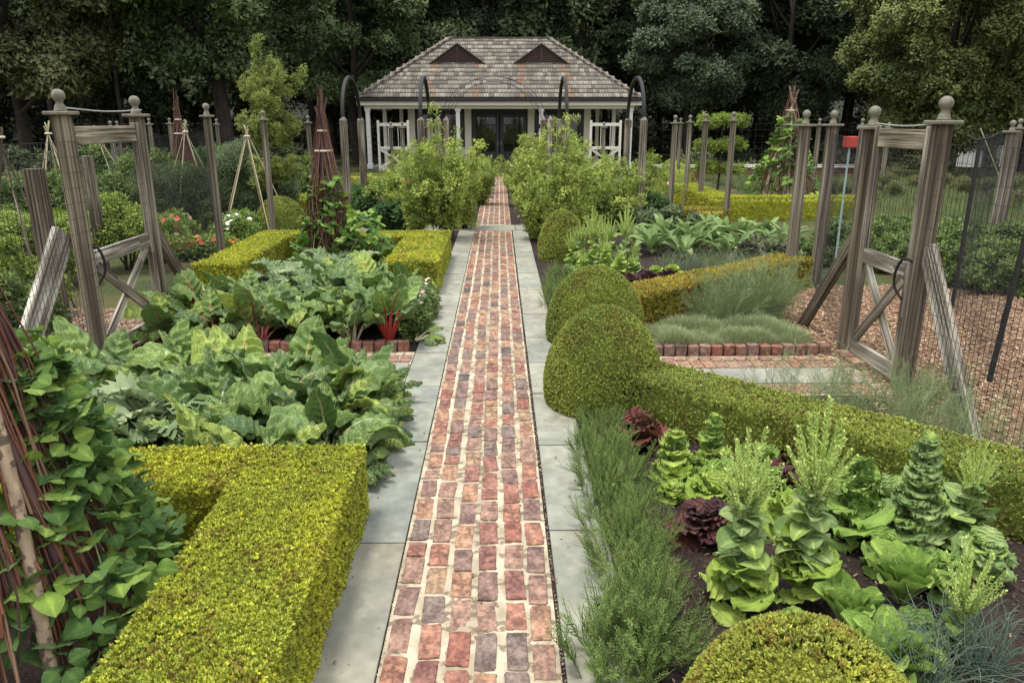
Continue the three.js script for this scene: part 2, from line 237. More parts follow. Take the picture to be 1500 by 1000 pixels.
{
  seed(14);
  const R = structure('path', sheet(rect(0.7, 3.32, -5.66, -6.72), 0.010), M.mortar, 'cross path of flagstones between brick rows towards the right gate');
  for (const [a, b] of [[0.7, 1.28], [1.28, 2.0], [2.0, 2.66], [2.66, 3.3]]) slab(a, b, -5.93, -6.33, R);
  brickRow(R, flatShapes, 0.72, -6.44, 3.2, -6.44, 0, 0.112, 0.022, [1, 2, 5, 5, 8, 2]);
  brickRow(R, edgeShapes, 0.72, -6.6, 3.2, -6.6, 0, 0.112, 0.026, [2, 5, 5, 8]);
  brickRow(R, flatShapes, 0.72, -5.8, 3.2, -5.8, 0, 0.112, 0.022);
  const e = structure('path', sheet(rect(0.8, 3.32, -6.725, -6.86), 0.010), M.soil, 'upright brick edging beside the silvery herb strip');
  brickRow(e, edgeShapes, 1.1, -6.78, 3.26, -6.78, 0, 0.112, 0.105, [0, 3, 4, 9, 3, 8]);
  brickRow(e, edgeShapes, 3.34, -6.72, 3.34, -6.3, Math.PI / 2, 0.112, 0.07, [0, 3, 2, 5, 8]);
  const L = structure('path', sheet(rect(-3.22, -0.69, -5.66, -6.9), 0.010), M.mortar, 'cross path of flagstones between brick rows towards the left gate');
  for (const [a, b] of [[-3.2, -2.5], [-2.5, -1.8], [-1.8, -1.2], [-1.2, -0.7]]) slab(a, b, -6.02, -6.55, L);
  brickRow(L, flatShapes, -3.2, -6.67, -0.7, -6.67, 0, 0.112, 0.022, [0, 1, 3, 8, 9]);
  brickRow(L, flatShapes, -3.2, -5.9, -0.7, -5.9, 0, 0.112, 0.022, [0, 3, 4, 9, 3]);
  brickRow(L, edgeShapes, -3.2, -5.73, -0.7, -5.73, 0, 0.112, 0.024, [0, 3, 4, 9, 3]);
  const f = structure('path', sheet(rect(-3.2, -0.72, -6.905, -7.05), 0.010), M.soil, 'upright brick edging in front of the red-stalked chard');
  brickRow(f, edgeShapes, -3.1, -6.96, -0.75, -6.96, 0, 0.112, 0.105, [0, 3, 4, 9, 3]);
  structure('path', sheet([[3.2, -16.4], [4.3, -16.6], [6.6, -22.5], [5.6, -23]], 0.010), S([0.50, 0.36, 0.30], { map: texBrick }), 'pinkish brick side path beyond the crossing');
}
{ // crumbs of earth and chips of wood lying about
  seed(15);
  const clod = new THREE.IcosahedronGeometry(0.5, 0), pc = clod.attributes.position; for (let i = 0; i < pc.count; i++) { const k = 0.7 + 0.6 * h2(Math.round(pc.getX(i) * 99), Math.round(pc.getY(i) * 99 + pc.getZ(i) * 331), 3); pc.setXYZ(i, pc.getX(i) * k, pc.getY(i) * k * 0.6, pc.getZ(i) * k); } clod.computeVertexNormals();
  const list = [];
  for (let i = 0; i < 9000; i++) { const x = rr(0.7, 3.1), z = rr(-5.2, -1.2); const s = 0.006 + 0.02 * rnd() ** 3; list.push([mat4(V(x, 0.004 + s * 0.2, z), V(rr(-1, 1), 1, rr(-1, 1)).normalize(), rnd() * 6, s), shade([0.05, 0.037, 0.03], rr(0.5, 1.7))]); }
  for (let i = 0; i < 2500; i++) { const x = rr(-3.2, -0.7), z = rr(-5.5, -1.2); const s = 0.006 + 0.02 * rnd() ** 3; list.push([mat4(V(x, 0.004 + s * 0.2, z), V(rr(-1, 1), 1, rr(-1, 1)).normalize(), rnd() * 6, s), shade([0.05, 0.037, 0.03], rr(0.5, 1.7))]); }
  for (let i = 0; i < 900; i++) { const z = -2 - 7 * rnd() ** 1.5, s = rr(0.004, 0.012); list.push([mat4(V(rnd() < 0.75 ? rr(0.363, 0.386) : rr(-0.376, -0.362), 0.008 + s * 0.2, z), V(rr(-1, 1), 1, rr(-1, 1)).normalize(), rnd() * 6, s), mixc([0.12, 0.09, 0.07], [0.5, 0.43, 0.33], rnd() ** 2)]); }
  tag(scatter('soil_crumbs', clod, M.clod, list, scene), 'loose crumbs of dark earth on the beds', 'soil');
  { const fl = []; for (let i = 0; i < 150; i++) { const z = -2 - 10 * rnd() ** 1.4; fl.push([mat4(V(rr(-0.68, 0.68), 0.027, z), V(rr(-1, 1), rr(-0.2, 0.5), rr(-1, 1)).normalize(), rnd() * 6.3, rr(0.008, 0.028)), pick([[0.16, 0.2, 0.05], [0.30, 0.2, 0.08], [0.22, 0.14, 0.07], [0.34, 0.30, 0.12], [0.12, 0.09, 0.06]])]); } const lg = new THREE.BufferGeometry(); lg.setAttribute('position', new THREE.Float32BufferAttribute([0, 0, 0, -0.28, 0.45, 0.1, 0, 0.5, 0, 0.28, 0.45, 0.1, 0, 1, 0.05], 3)); lg.setIndex([0, 2, 1, 0, 3, 2, 1, 2, 4, 2, 3, 4]); lg.computeVertexNormals(); tag(scatter('fallen_leaves', lg, M.leaf, fl, scene), 'small dry leaves fallen on the brick path', 'leaves'); }
  const chip = beam(1, 0.18, 0.32, 0.02), cl = [];
  const tone = () => mixc([0.20, 0.12, 0.075], [0.52, 0.38, 0.25], rnd() ** 1.3);
  for (let i = 0; i < 26000; i++) { const z = -2.2 - 7.6 * rnd(), x = rr(3.0 + (z > -6.9 ? 0 : 0.28), 7.2); if (z > -3.4 && x < 3.02) continue; const s = rr(0.018, 0.05); cl.push([mat4(V(x, 0.010 + rnd() * 0.02, z), V(rr(-0.5, 0.5), 1, rr(-0.5, 0.5)).normalize(), rnd() * 6.3, s), tone()]); }
  for (let i = 0; i < 500; i++) { const z = rr(-2.4, -5.2), x = rr(0.7, 2.9); cl.push([mat4(V(x, 0.012, z), V(rr(-0.5, 0.5), 1, rr(-0.5, 0.5)).normalize(), rnd() * 6.3, rr(0.008, 0.025)), tone()]); }
  for (let i = 0; i < 7000; i++) { const z = rr(-8.6, -4.4), x = rr(-5.2, -3.4); const s = rr(0.018, 0.045); cl.push([mat4(V(x, 0.010 + rnd() * 0.02, z), V(rr(-0.5, 0.5), 1, rr(-0.5, 0.5)).normalize(), rnd() * 6.3, s), mixc(tone(), [0.45, 0.38, 0.33], 0.4)]); }
  tag(scatter('wood_chips', chip, M.chip, cl, scene), 'loose wood chips on the ground around both gates', 'wood chips');
}

// ---------------------------------------------------------------- leaves
const diamond = (L, W, fold = 0.25) => { // a small folded leaf along +y, face to +z
  const g = new THREE.BufferGeometry(); g.setAttribute('position', new THREE.Float32BufferAttribute([0, 0, 0, -W / 2, L * 0.45, W * fold, 0, L * 0.5, 0, W / 2, L * 0.45, W * fold, 0, L, -L * 0.08], 3));
  g.setIndex([0, 2, 1, 0, 3, 2, 1, 2, 4, 2, 3, 4]); g.computeVertexNormals(); return g;
};
function sprig(n, L, W, lo, hi, lift = 0.3) { // leaves standing around a shoot tip
  const l = []; for (let i = 0; i < n; i++) { const g = diamond(L * rr(0.75, 1.15), W * rr(0.8, 1.2)); g.rotateX(rr(lo, hi)); g.rotateY(i * 2.4 + rr(-0.4, 0.4)); g.translate(0, (i / n - 0.5) * L * lift, 0); l.push(g); } return joined(l);
}
function clump(n, R, L, W) { // leaves in a loose ball, faces mostly to the sky
  const l = []; for (let i = 0; i < n; i++) { const g = diamond(L * rr(0.7, 1.2), W * rr(0.8, 1.2)); g.rotateX(rr(0.5, 1.9)); g.rotateZ(rr(-0.5, 0.5)); g.rotateY(rnd() * 6.28); const d = V(rr(-1, 1), rr(-0.8, 0.8), rr(-1, 1)); if (d.length() > 1) d.normalize(); g.translate(d.x * R, d.y * R, d.z * R); l.push(g); } return joined(l);
}
seed(21);
const boxSprig = [0, 1, 2].map(() => sprig(8, 0.0135, 0.0078, 0.15, 1.25)), boxSprigFar = [0, 1].map(() => sprig(8, 0.022, 0.0125, 0.15, 1.3));
const oakClump = [0, 1, 2].map(() => clump(16, 0.5, 0.34, 0.17)), leafClump = [0, 1, 2].map(() => clump(12, 0.5, 0.42, 0.24)), fineClump = [0, 1].map(() => clump(20, 0.5, 0.3, 0.09));

// ---------------------------------------------------------------- clipped box: hedges and domes
const BOX = { mixed: [[0.43, 0.44, 0.06], [0.22, 0.28, 0.05], [0.32, 0.20, 0.04]], gold: [[0.53, 0.54, 0.05], [0.31, 0.37, 0.045], [0.26, 0.19, 0.04]], olive: [[0.36, 0.41, 0.075], [0.20, 0.265, 0.05], [0.22, 0.16, 0.04]], bronze: [[0.44, 0.36, 0.05], [0.25, 0.26, 0.04], [0.34, 0.19, 0.04]] };
function boxTone(pal, x, z, y) { const p = fbm(x * 3.1, z * 3.1 + y * 2, 5, 3), q = fbm(x * 9 + y * 5, z * 9, 8, 2); let c = mixc(BOX[pal][0], BOX[pal][1], clamp((p - 0.5) * 1.6 + 0.35 + (rnd() - 0.5) * 0.7)); if (q > 0.66 && rnd() < 0.5 || rnd() < 0.04) c = mixc(c, BOX[pal][2], 0.7); return shade(c, rr(0.62, 1.22)); }
// hedge from boxes [x0, x1, z0, z1] in its own axes (z0 > z1), height h; space = metres between shoots
function hedge(label, group, p, turn, boxes, h, pal, space, far = false) {
  const g = thing('box_hedge', label, 'hedge', p, turn, group), cores = [], list = [[], [], []], e = 0.02;
  const inside = (x, z) => boxes.some(b => x > b[0] + e && x < b[1] - e && z < b[2] - e && z > b[3] + e);
  const bulge = (x, y, z) => (fbm(x * 4 + 7, z * 4 + y * 4, 12, 3) - 0.5) * 0.04;
  for (const b of boxes) {
    const [x0, x1, z0, z1] = b, i = 0.085; cores.push(place(new RoundedBoxGeometry(x1 - x0 - 2 * i, h - i + 0.05, z0 - z1 - 2 * i, 2, 0.04), (x0 + x1) / 2, (h - i - 0.05) / 2, (z0 + z1) / 2));
    const put = (x, y, z, n) => { const k = bulge(x, y, z), d = V(n.x + rr(-0.55, 0.55), n.y + rr(-0.35, 0.55), n.z + rr(-0.55, 0.55)).normalize(); const q = V(x, y, z).addScaledVector(n, k - 0.012 + -0.028 * rnd() ** 2 + rr(-0.008, 0.006)); list[Math.floor(rnd() * 3)].push([mat4(q, d, rnd() * 6.28, rr(0.8, 1.35)), boxTone(pal, x + p[0], z + p[2], y)]); };
    const r = 0.035, D = 1 / (space * space);
    for (let k = 0, N = (x1 - x0) * (z0 - z1) * D; k < N; k++) { const x = rr(x0, x1), z = rr(z1, z0); if (boxes.some(c => c !== b && boxes.indexOf(c) < boxes.indexOf(b) && x > c[0] && x < c[1] && z < c[2] && z > c[3])) continue; const ed = Math.min(x - x0, x1 - x, z0 - z, z - z1); put(x, h - (inside(x, z) && ed > r ? 0 : Math.max(0, r - ed) * 0.5 * (ed < r ? 1 : 0)), z, V(0, 1, 0)); }
    for (const [nx, nz] of [[1, 0], [-1, 0], [0, 1], [0, -1]]) {
      const len = nx ? z0 - z1 : x1 - x0;
      for (let k = 0, N = len * h * D * 0.72; k < N; k++) { const t = rnd(), y = h * (1 - rnd() ** 1) , x = nx > 0 ? x1 : nx < 0 ? x0 : lerp(x0, x1, t), z = nz > 0 ? z0 : nz < 0 ? z1 : lerp(z1, z0, t); if (inside(x, z) || boxes.some(c => c !== b && x >= c[0] && x <= c[1] && z <= c[2] && z >= c[3])) continue; put(x, y, z, V(nx, 0.15, nz).normalize()); }
    }
  }
  part('inner_leaves', joined(cores), M.core[pal] ??= S(mixc(BOX[pal][0], BOX[pal][1], 0.5), { roughness: 1 }), g);
  list.forEach((l, i) => scatter('clipped_leaves', far ? boxSprigFar[i % 2] : boxSprig[i], M.boxLeaf, l, g));
  return g;
}
function dome(label, group, x, z, r, h, pal, space, far = false) {
  const g = thing('box_dome', label, 'topiary', [x, 0, z], rnd() * 6, group), list = [[], [], []];
  const prof = t => [r * Math.pow(Math.max(0, 1 - Math.pow(t, 2.25)), 0.5) * (0.93 + 0.07 * Math.sin(Math.min(1, t * 2.4) * Math.PI / 2)), h * t]; // radius, height
  const pts = []; for (let i = 0; i <= 14; i++) { const [a, b] = prof(i / 14); pts.push(new THREE.Vector2(Math.max(0.001, a - 0.085), Math.max(0, b - 0.085))); }
  part('inner_leaves', new THREE.LatheGeometry(pts, 24), M.core[pal] ??= S(mixc(BOX[pal][0], BOX[pal][1], 0.5), { roughness: 1 }), g);
  const N = 1.55 * Math.PI * r * (r + h) / (space * space) * 0.8;
  for (let k = 0; k < N; k++) {
    const s = rnd(), t = 1 - Math.pow(1 - s, 1.05) , [R, y] = prof(t); if (rnd() > (R / r) + 0.34 * t * t) continue; const a = rnd() * 6.2832, [R2, y2] = prof(Math.min(1, t + 0.01)), n = V(Math.cos(a) * (y2 - y), R - R2, Math.sin(a) * (y2 - y)).normalize();
    const b = 1 + (fbm(Math.cos(a) * 2 + 5, Math.sin(a) * 2 + y * 4, 14, 3) - 0.5) * 0.035, q = V(Math.cos(a) * R * b, y * (0.5 + b / 2), Math.sin(a) * R * b).addScaledVector(n, 0.002 - 0.032 * rnd() ** 2);
    list[k % 3].push([mat4(q, V(n.x + rr(-0.55, 0.55), n.y + rr(-0.4, 0.55), n.z + rr(-0.55, 0.55)).normalize(), rnd() * 6.28, rr(0.8, 1.3)), boxTone(pal, x + q.x, z + q.z, q.y)]);
  }
  list.forEach((l, i) => scatter('clipped_leaves', far ? boxSprigFar[i % 2] : boxSprig[i], M.boxLeaf, l, g));
  return g;
}
{
  seed(22);
  hedge('yellow-green clipped box hedge, L-shaped, beside the red willow tepee with the birch pole', null, [0, 0, 0], 0, [[-1.2, -0.615, -1.0, -3.8], [-2.75, -1.2, -3.32, -3.8]], 0.45, 'gold', 0.0105);
  hedge('yellow-green clipped box hedge, U-shaped, around the tall twig tepee behind the chard', null, [0, 0, 0], 0, [[-1.32, -0.66, -9.25, -12.08], [-3.65, -1.32, -11.45, -12.08], [-3.65, -3.1, -9.15, -11.45]], 0.45, 'gold', 0.0155, true);
  const a = V(1.15, 0, -5.35), b = V(3.5, 0, -3.12), la = a.distanceTo(b);
  hedge('olive clipped box hedge running from the largest dome to the propped gate post', null, [a.x, 0, a.z], Math.atan2(-(b.z - a.z), b.x - a.x), [[0, la, 0.21, -0.24]], 0.38, 'olive', 0.0118);
  const c = V(1.35, 0, -7.62), d = V(4.1, 0, -9.85), lc = c.distanceTo(d);
  hedge('bronze-topped clipped box hedge running from the second dome to the fennel', null, [c.x, 0, c.z], Math.atan2(-(d.z - c.z), d.x - c.x), [[0, lc, 0.22, -0.25]], 0.42, 'bronze', 0.0155, true);
  dome('large rounded box dome at the corner of the cross path, beside the pinched red lettuce', 'box domes along the path', 0.93, -5.55, 0.47, 0.78, 'olive', 0.0108);
  dome('rounded box dome just beyond the cross path, joined to the bronze-topped hedge', 'box domes along the path', 1.08, -7.3, 0.50, 0.76, 'olive', 0.0112);
  dome('small rounded box dome beside the path, next to the bolting lettuces and climbing rose', 'box domes along the path', 1.12, -11.9, 0.38, 0.78, 'olive', 0.016, true);
  dome('golden box dome in front of the tall bolted lettuces and the blue-green chives', 'box domes along the path', 1.07, -1.9, 0.42, 0.66, 'mixed', 0.0098);
  dome('rounded box dome behind the U-shaped hedge, left of the twig tepee', null, -4.05, -14.5, 0.5, 0.75, 'olive', 0.022, true);
  hedge('low golden box hedge behind the rounded dome on the left', null, [0, 0, 0], 0, [[-5.2, -3.0, -17.2, -17.9]], 0.5, 'gold', 0.024, true);
  hedge('bright yellow box hedge, angled, around the vine-covered stick tepee', null, [0, 0, 0], 0, [[4.75, 8.4, -16.6, -17.2], [4.75, 5.4, -17.2, -20.4]], 0.52, 'gold', 0.024, true);
  hedge('small low box hedge at the end of the pinkish side path', null, [0, 0, 0], 0, [[3.9, 4.9, -15.4, -15.9]], 0.4, 'bronze', 0.03, true);
  dome('rounded box dome by the rose bushes, in front of the raised beds', null, 5.75, -24.3, 0.62, 1.0, 'olive', 0.045, true);
  hedge('low bronze box hedge between the roses and the pavilion', null, [0, 0, 0], 0, [[-4.9, -2.9, -25, -25.5]], 0.45, 'bronze', 0.05, true);
}

// ---------------------------------------------------------------- vegetables and herbs
// a blade on an arching midrib: returns { blade, stalk }; o: L length, W width, v0 where the blade starts, a0/a1 lean at base and tip, bow, ruf (edge waves), rf, puck (puckers), pk, fold, shape(v)
function bladeGeo(o) {
  const nv = o.nv || 16, nu = o.nu || 8, ph = rnd() * 9, ph2 = rnd() * 9, tw = rr(-1, 1) * (o.twist ?? 0.35), n = 40, C = [[0, 0]], A = [];
  for (let i = 0; i <= n; i++) { const t = i / n, th = o.a0 + (o.a1 - o.a0) * Math.pow(t, o.ap || 1.4); A.push(th); if (i < n) C.push([C[i][0] + Math.cos(th) * o.L / n, C[i][1] + Math.sin(th) * o.L / n]); }
  const at = v => { const q = clamp(v) * n, i = Math.min(n - 1, Math.floor(q)), f = q - i; return [lerp(C[i][0], C[i + 1][0], f), lerp(C[i][1], C[i + 1][1], f), lerp(A[i], A[i + 1], f)]; };
  const shape = o.shape || (s => Math.pow(Math.sin(Math.PI * Math.pow(s, 0.75)), 0.62));
  const c0 = o.c0 || [1, 1, 1], c1 = o.c1 || [1.25, 1.25, 1.1], cr = o.cr || [2.2, 1.9, 1.6];
  const blade = grid(nu, nv, (u0, s) => { const u = o.edge ? Math.sign(u0) * Math.pow(Math.abs(u0), 0.65) : u0;
    const v = o.v0 + (1 - o.v0) * s, [y, z, th] = at(v), w = o.W / 2 * Math.max(0.015, shape(s)), e = Math.abs(u);
    const wave = o.ruf * Math.sin(s * (o.rf || 22) + ph + (u > 0 ? 1.7 : 0)) * Math.pow(e, 1.6) + o.ruf * 0.45 * Math.sin(s * (o.rf || 22) * 1.6 + ph2) * e * e * e;
    const vein = s * (o.pk || 9) - e * 1.3, pk = (o.puck || 0) * Math.sin(vein * 6.283) * sstep(0.02, 0.25, e) * (1 - 0.85 * e * e);
    const nz = wave + pk + (o.blis || 0) * (fbm(u * 3.2 + ph * 3, s * 9 + ph2, 6, 2) - 0.5) * (0.4 + e) + (o.bow || 0) * (u * u) * (w / (o.W / 2)) - (o.fold || 0) * (1 - e) * w, xx = u * w * (1 - 0.15 * Math.abs(wave) / (o.W || 1)), t = tw * s;
    const X = Math.cos(t) * xx, N2 = nz + Math.sin(t) * xx;
    return [X, y + Math.sin(th) * N2 + (o.tip || 0) * s * s * -0.05, z - Math.cos(th) * N2];
  }, (u, s) => { const e = Math.abs(u), k = fbm(u * 3 + ph, s * 5, 4, 2), vein = Math.abs(((s * (o.pk || 9) - e * 1.3) % 1 + 1) % 1 - 0.5); let c = mixc(c0, c1, clamp(k * 1.3 - 0.2 + (vein > 0.42 ? 0.35 : 0))); if (e < 0.14) c = mixc(c, [c[0] * cr[0], c[1] * cr[1], c[2] * cr[2]], (1 - e / 0.14) * (o.rib ?? 0.6)); return c; });
  const out = { blade };
  if (o.rs) { const pts = []; for (let i = 0; i <= 8; i++) { const [y, z, th] = at(i / 8 * 0.82); pts.push(V(0, y - Math.sin(th) * 0.004, z + Math.cos(th) * 0.004)); } out.stalk = tube(pts, o.rs, o.rs * 0.25, 5, 10); }
  return out;
}
function addLeaf(plant, L, mat, stalkMat, az, tilt, s, y = 0, off = 0, name = 'leaf') {
  const m = part(name, L.blade, mat, plant); m.position.set(Math.sin(az) * off, y, Math.cos(az) * off); m.rotation.order = 'YXZ'; m.rotation.set(tilt, az, 0); m.scale.setScalar(s);
  if (L.stalk && stalkMat) part('stalk', L.stalk, stalkMat, m); return m;
}
seed(31);
const chardVar = [];
for (let i = 0; i < 14; i++) chardVar.push(bladeGeo({ L: rr(0.48, 0.62), W: rr(0.15, 0.23), v0: rr(0.28, 0.4), a0: rr(-0.05, 0.1), a1: rr(0.9, 3.0), ap: rr(1.5, 2.4), bow: rr(-0.085, 0.0), ruf: 0.010, rf: rr(15, 22), puck: 0.018, pk: rr(5.5, 7), blis: 0.016, rs: 0.012, nv: 44, nu: 12, rib: 0.3, twist: 0.9, c0: [0.82, 0.87, 0.8], c1: [1.14, 1.12, 1.0] }));
const MG = { chard: [[0.185, 0.29, 0.07], [0.13, 0.22, 0.058], [0.235, 0.345, 0.09], [0.195, 0.30, 0.095], [0.33, 0.43, 0.085], [0.11, 0.19, 0.058]].map(c => leafMat(c, { vc: true, coat: 0.5, gloss: 0.3, bump: 0.016 })), stalk: [[0.42, 0.48, 0.25], [0.52, 0.34, 0.13], [0.42, 0.05, 0.035], [0.36, 0.13, 0.10], [0.46, 0.42, 0.28]].map(c => S(c, { roughness: 0.5 })) };
const redVar = [0, 1, 2, 3].map(() => bladeGeo({ L: rr(0.56, 0.64), W: 0.19, v0: 0.48, a0: 0.0, a1: rr(0.5, 1.6), ap: 2.2, bow: -0.03, ruf: 0.014, rf: 13, puck: 0.011, pk: 5, blis: 0.012, rs: 0.013, nv: 36, nu: 12, rib: 0.3 }));
function chard(x, z, label, group, s, kinds, n = 10, vars = chardVar) {
  const g = thing('chard_plant', label, 'chard', [x, 0, z], rnd() * 6, group), st = MG.stalk[pick(kinds)];
  for (let i = 0; i < n; i++) { const t = i / n; addLeaf(g, pick(vars), pick(MG.chard), st, i * 2.4 + rr(-0.3, 0.3), lerp(0.55, 0.0, t) + rr(-0.12, 0.15), 1.22 * s * lerp(0.8, 1.08, t) * rr(0.75, 1.12), rr(-0.01, 0.01), 0.02); }
  return g;
}
{
  seed(32);
  const l1 = 'crinkled green chard plant between the near L-shaped hedge and the cross path', g1 = 'chard behind the near hedge';
  for (const [x, z, s] of [[-0.95, -4.12, 0.8], [-1.28, -4.08, 0.9], [-1.62, -4.1, 0.88], [-1.95, -4.12, 0.7], [-0.98, -4.42, 1.0], [-1.32, -4.45, 1.08], [-1.68, -4.45, 1.0], [-1.02, -4.75, 1.1], [-1.38, -4.78, 1.18], [-1.72, -4.85, 1.15], [-1.02, -5.08, 1.12], [-1.38, -5.12, 1.2], [-1.75, -5.2, 1.2], [-1.05, -5.4, 1.05], [-1.42, -5.45, 1.1], [-2.1, -5.3, 1.2], [-2.45, -5.35, 1.2], [-2.8, -5.35, 1.15], [-3.1, -5.4, 1.0]]) chard(x, z, l1, g1, s, [0, 1, 1, 3, 4], 16);
  const l2 = 'crinkled green chard plant in the bed behind the brick cross path', g2 = 'chard beyond the cross path';
  for (let j = 0; j < 6; j++) for (let i = 0; i < 6; i++) { const x = -1.0 - i * 0.43 + rr(-0.08, 0.08), z = -7.25 - j * 0.37 + rr(-0.08, 0.08); if (i > 2 && j > 3 || i === 0 && j === 0 || i === 3 && j > 2) continue; chard(x, z, l2, g2, rr(0.9, 1.12), [0, 3, 4, 4, 2], 12); }
  chard(-0.98, -7.22, 'chard plant with bright red stalks beside the brick edging', null, 1.02, [2], 13, redVar);
  chard(-1.32, -7.1, 'chard plant with pale yellow stalks in front of the red-stalked one', null, 0.86, [4], 10, redVar);
  // fallen leaves that reach over the flagstones
  const a = thing('chard_plant', 'low chard plant sprawling over the flagstones beside pink flowers', 'chard', [-0.72, 0, -7.15], 0); for (let i = 0; i < 6; i++) addLeaf(a, pick(chardVar), pick(MG.chard), MG.stalk[4], 1.2 + i * 0.35, 1.05, 0.62, 0.05, 0.02);
  for (const [z, k] of [[-4.25, 0.6], [-5.15, 0.66], [-5.5, 0.6]]) { const q = thing('chard_plant', 'sprawling chard plant leaning out from the near bed onto the flagstones', 'chard', [-0.8, 0, z], 0, 'chard sprawling on the flagstones'); for (let i = 0; i < 7; i++) addLeaf(q, pick(chardVar), pick(MG.chard), MG.stalk[4], 0.7 + i * 0.3, rr(0.5, 0.95), k * rr(0.85, 1.1), 0.03, 0.02); }
  const b = thing('chard_plant', 'low chard leaves lying on the flagstones near the L-shaped hedge', 'chard', [-0.74, 0, -4.75], 0); for (let i = 0; i < 5; i++) addLeaf(b, pick(chardVar), pick(MG.chard), MG.stalk[1], 1.0 + i * 0.5, 1.0, 0.55, 0.04, 0.02);
}
// cardoon: long arching grey-green leaves cut into narrow lobes
function cutLeaf(L, W, lobes, a0, a1, ruf = 0.02) {
  const l = [], n = lobes, C = []; let y = 0, z = 0; for (let i = 0; i <= 30; i++) { const th = a0 + (a1 - a0) * (i / 30) ** 1.3; C.push([y, z, th]); y += Math.cos(th) * L / 30; z += Math.sin(th) * L / 30; }
  for (let i = 0; i < n; i++) for (const sd of [-1, 1]) {
    const t = lerp(0.22, 0.98, i / (n - 1)), [cy, cz, th] = C[Math.floor(t * 30)], len = W / 2 * Math.sin(Math.PI * (0.18 + 0.74 * t)) * rr(0.8, 1.15), fw = rr(0.5, 0.9);
    const g = grid(2, 4, (u, v) => { const w = len * 0.26 * Math.sin(Math.PI * (0.14 + 0.86 * v)) + 0.002; return [sd * v * len, u * w + v * len * fw * 0.75, ruf * Math.sin(v * 6 + i) - v * v * len * 0.35]; }, (u, v) => { const k = rr(0.85, 1.2); return [k, k, k]; });
    g.rotateX(th); g.translate(0, cy, cz); l.push(g);
  }
  const pts = C.filter((_, i) => i % 5 === 0).map(c => V(0, c[0], c[1])); return { blade: joined(l), stalk: tube(pts, 0.011, 0.003, 5, 10) };
}
{
  seed(33);
  const cutVar = [0, 1, 2, 3, 4].map(() => cutLeaf(rr(0.55, 0.72), 0.34, 13, rr(0, 0.15), rr(1.5, 2.5)));
  const cm = [[0.24, 0.315, 0.16], [0.19, 0.265, 0.125], [0.30, 0.37, 0.20]].map(c => leafMat(c, { vc: true, coat: 0.06 })), sm = S([0.46, 0.50, 0.33], { roughness: 0.6 });
  const cardoon = (x, z, s, n, label, group) => { const g = thing('cardoon_plant', label, 'cardoon', [x, 0, z], rnd() * 6, group); for (let i = 0; i < n; i++) addLeaf(g, pick(cutVar), pick(cm), sm, i * 2.4, lerp(0.75, 0.05, i / n), s * rr(0.8, 1.1), 0, 0.02); };
  for (const [x, z, s] of [[-2.15, -4.5, 1.05], [-2.1, -4.9, 1.1], [-2.5, -4.75, 1.1], [-2.3, -4.2, 0.8], [-2.85, -4.95, 1.0]]) cardoon(x, z, s, 15, 'grey-green cardoon with arching cut leaves among the near chard', 'cardoons in the near bed');
  for (const [x, z, s] of [[-2.2, -9.25, 1.05], [-2.7, -9.7, 1.0], [-1.85, -10.0, 0.95], [-2.3, -10.5, 0.95]]) cardoon(x, z, s, 15, 'grey-green cardoon with arching cut leaves in front of the tall twig tepee', 'cardoons before the tepee');
}
// lettuces
const ovate = s => Math.pow(Math.sin(Math.PI * Math.pow(clamp(s), 0.62)), 0.55), fan = s => Math.pow(Math.max(0, Math.sin(Math.PI * Math.pow(clamp(s), 1.3))), 0.62);
seed(34);
const LV = {
  frill: [0, 1, 2, 3].map(() => bladeGeo({ L: 0.2, W: 0.21, v0: 0.04, a0: 0.15, a1: rr(1.1, 2.2), bow: rr(-0.02, 0.01), fold: rr(0.05, 0.25), ruf: 0.011, rf: rr(32, 40), puck: 0.004, pk: 5, blis: 0.012, twist: 0.8, edge: 1, shape: fan, nv: 44, nu: 9, rib: 0.35 })),
  clasp: [0, 1, 2, 3, 4, 5].map(() => bladeGeo({ L: rr(0.12, 0.15), W: rr(0.1, 0.13), v0: 0.02, a0: rr(0.35, 0.7), a1: rr(1.9, 3.1), ap: 1.0, bow: rr(-0.02, 0.02), fold: rr(0.1, 0.35), ruf: 0.003, rf: 9, puck: 0.002, pk: 5, blis: 0.004, shape: ovate, nv: 12, nu: 8, rib: 0.8, twist: 0.7 })),
  romaine: [0, 1, 2].map(() => bladeGeo({ L: 0.3, W: 0.15, v0: 0.03, a0: 0.05, a1: rr(0.3, 0.75), bow: 0.05, ruf: 0.006, rf: 18, puck: 0.006, pk: 7, shape: s => Math.pow(Math.sin(Math.PI * Math.pow(clamp(s), 1.1) * 0.86 + 0.22), 0.7), nv: 18, nu: 10, rs: 0.009, rib: 0.6 })),
  curl: [0, 1, 2, 3, 4].map(() => bladeGeo({ L: 0.14, W: 0.17, v0: 0.05, a0: 0.5, a1: rr(1.5, 2.5), bow: 0.01, ruf: 0.013, rf: rr(38, 46), puck: 0.003, pk: 5, blis: 0.02, edge: 1, shape: fan, nv: 44, nu: 8, rib: 0.2 })),
};
const lm = (c, coat = 0.12) => leafMat(c, { vc: true, coat, bump: 0.005 });
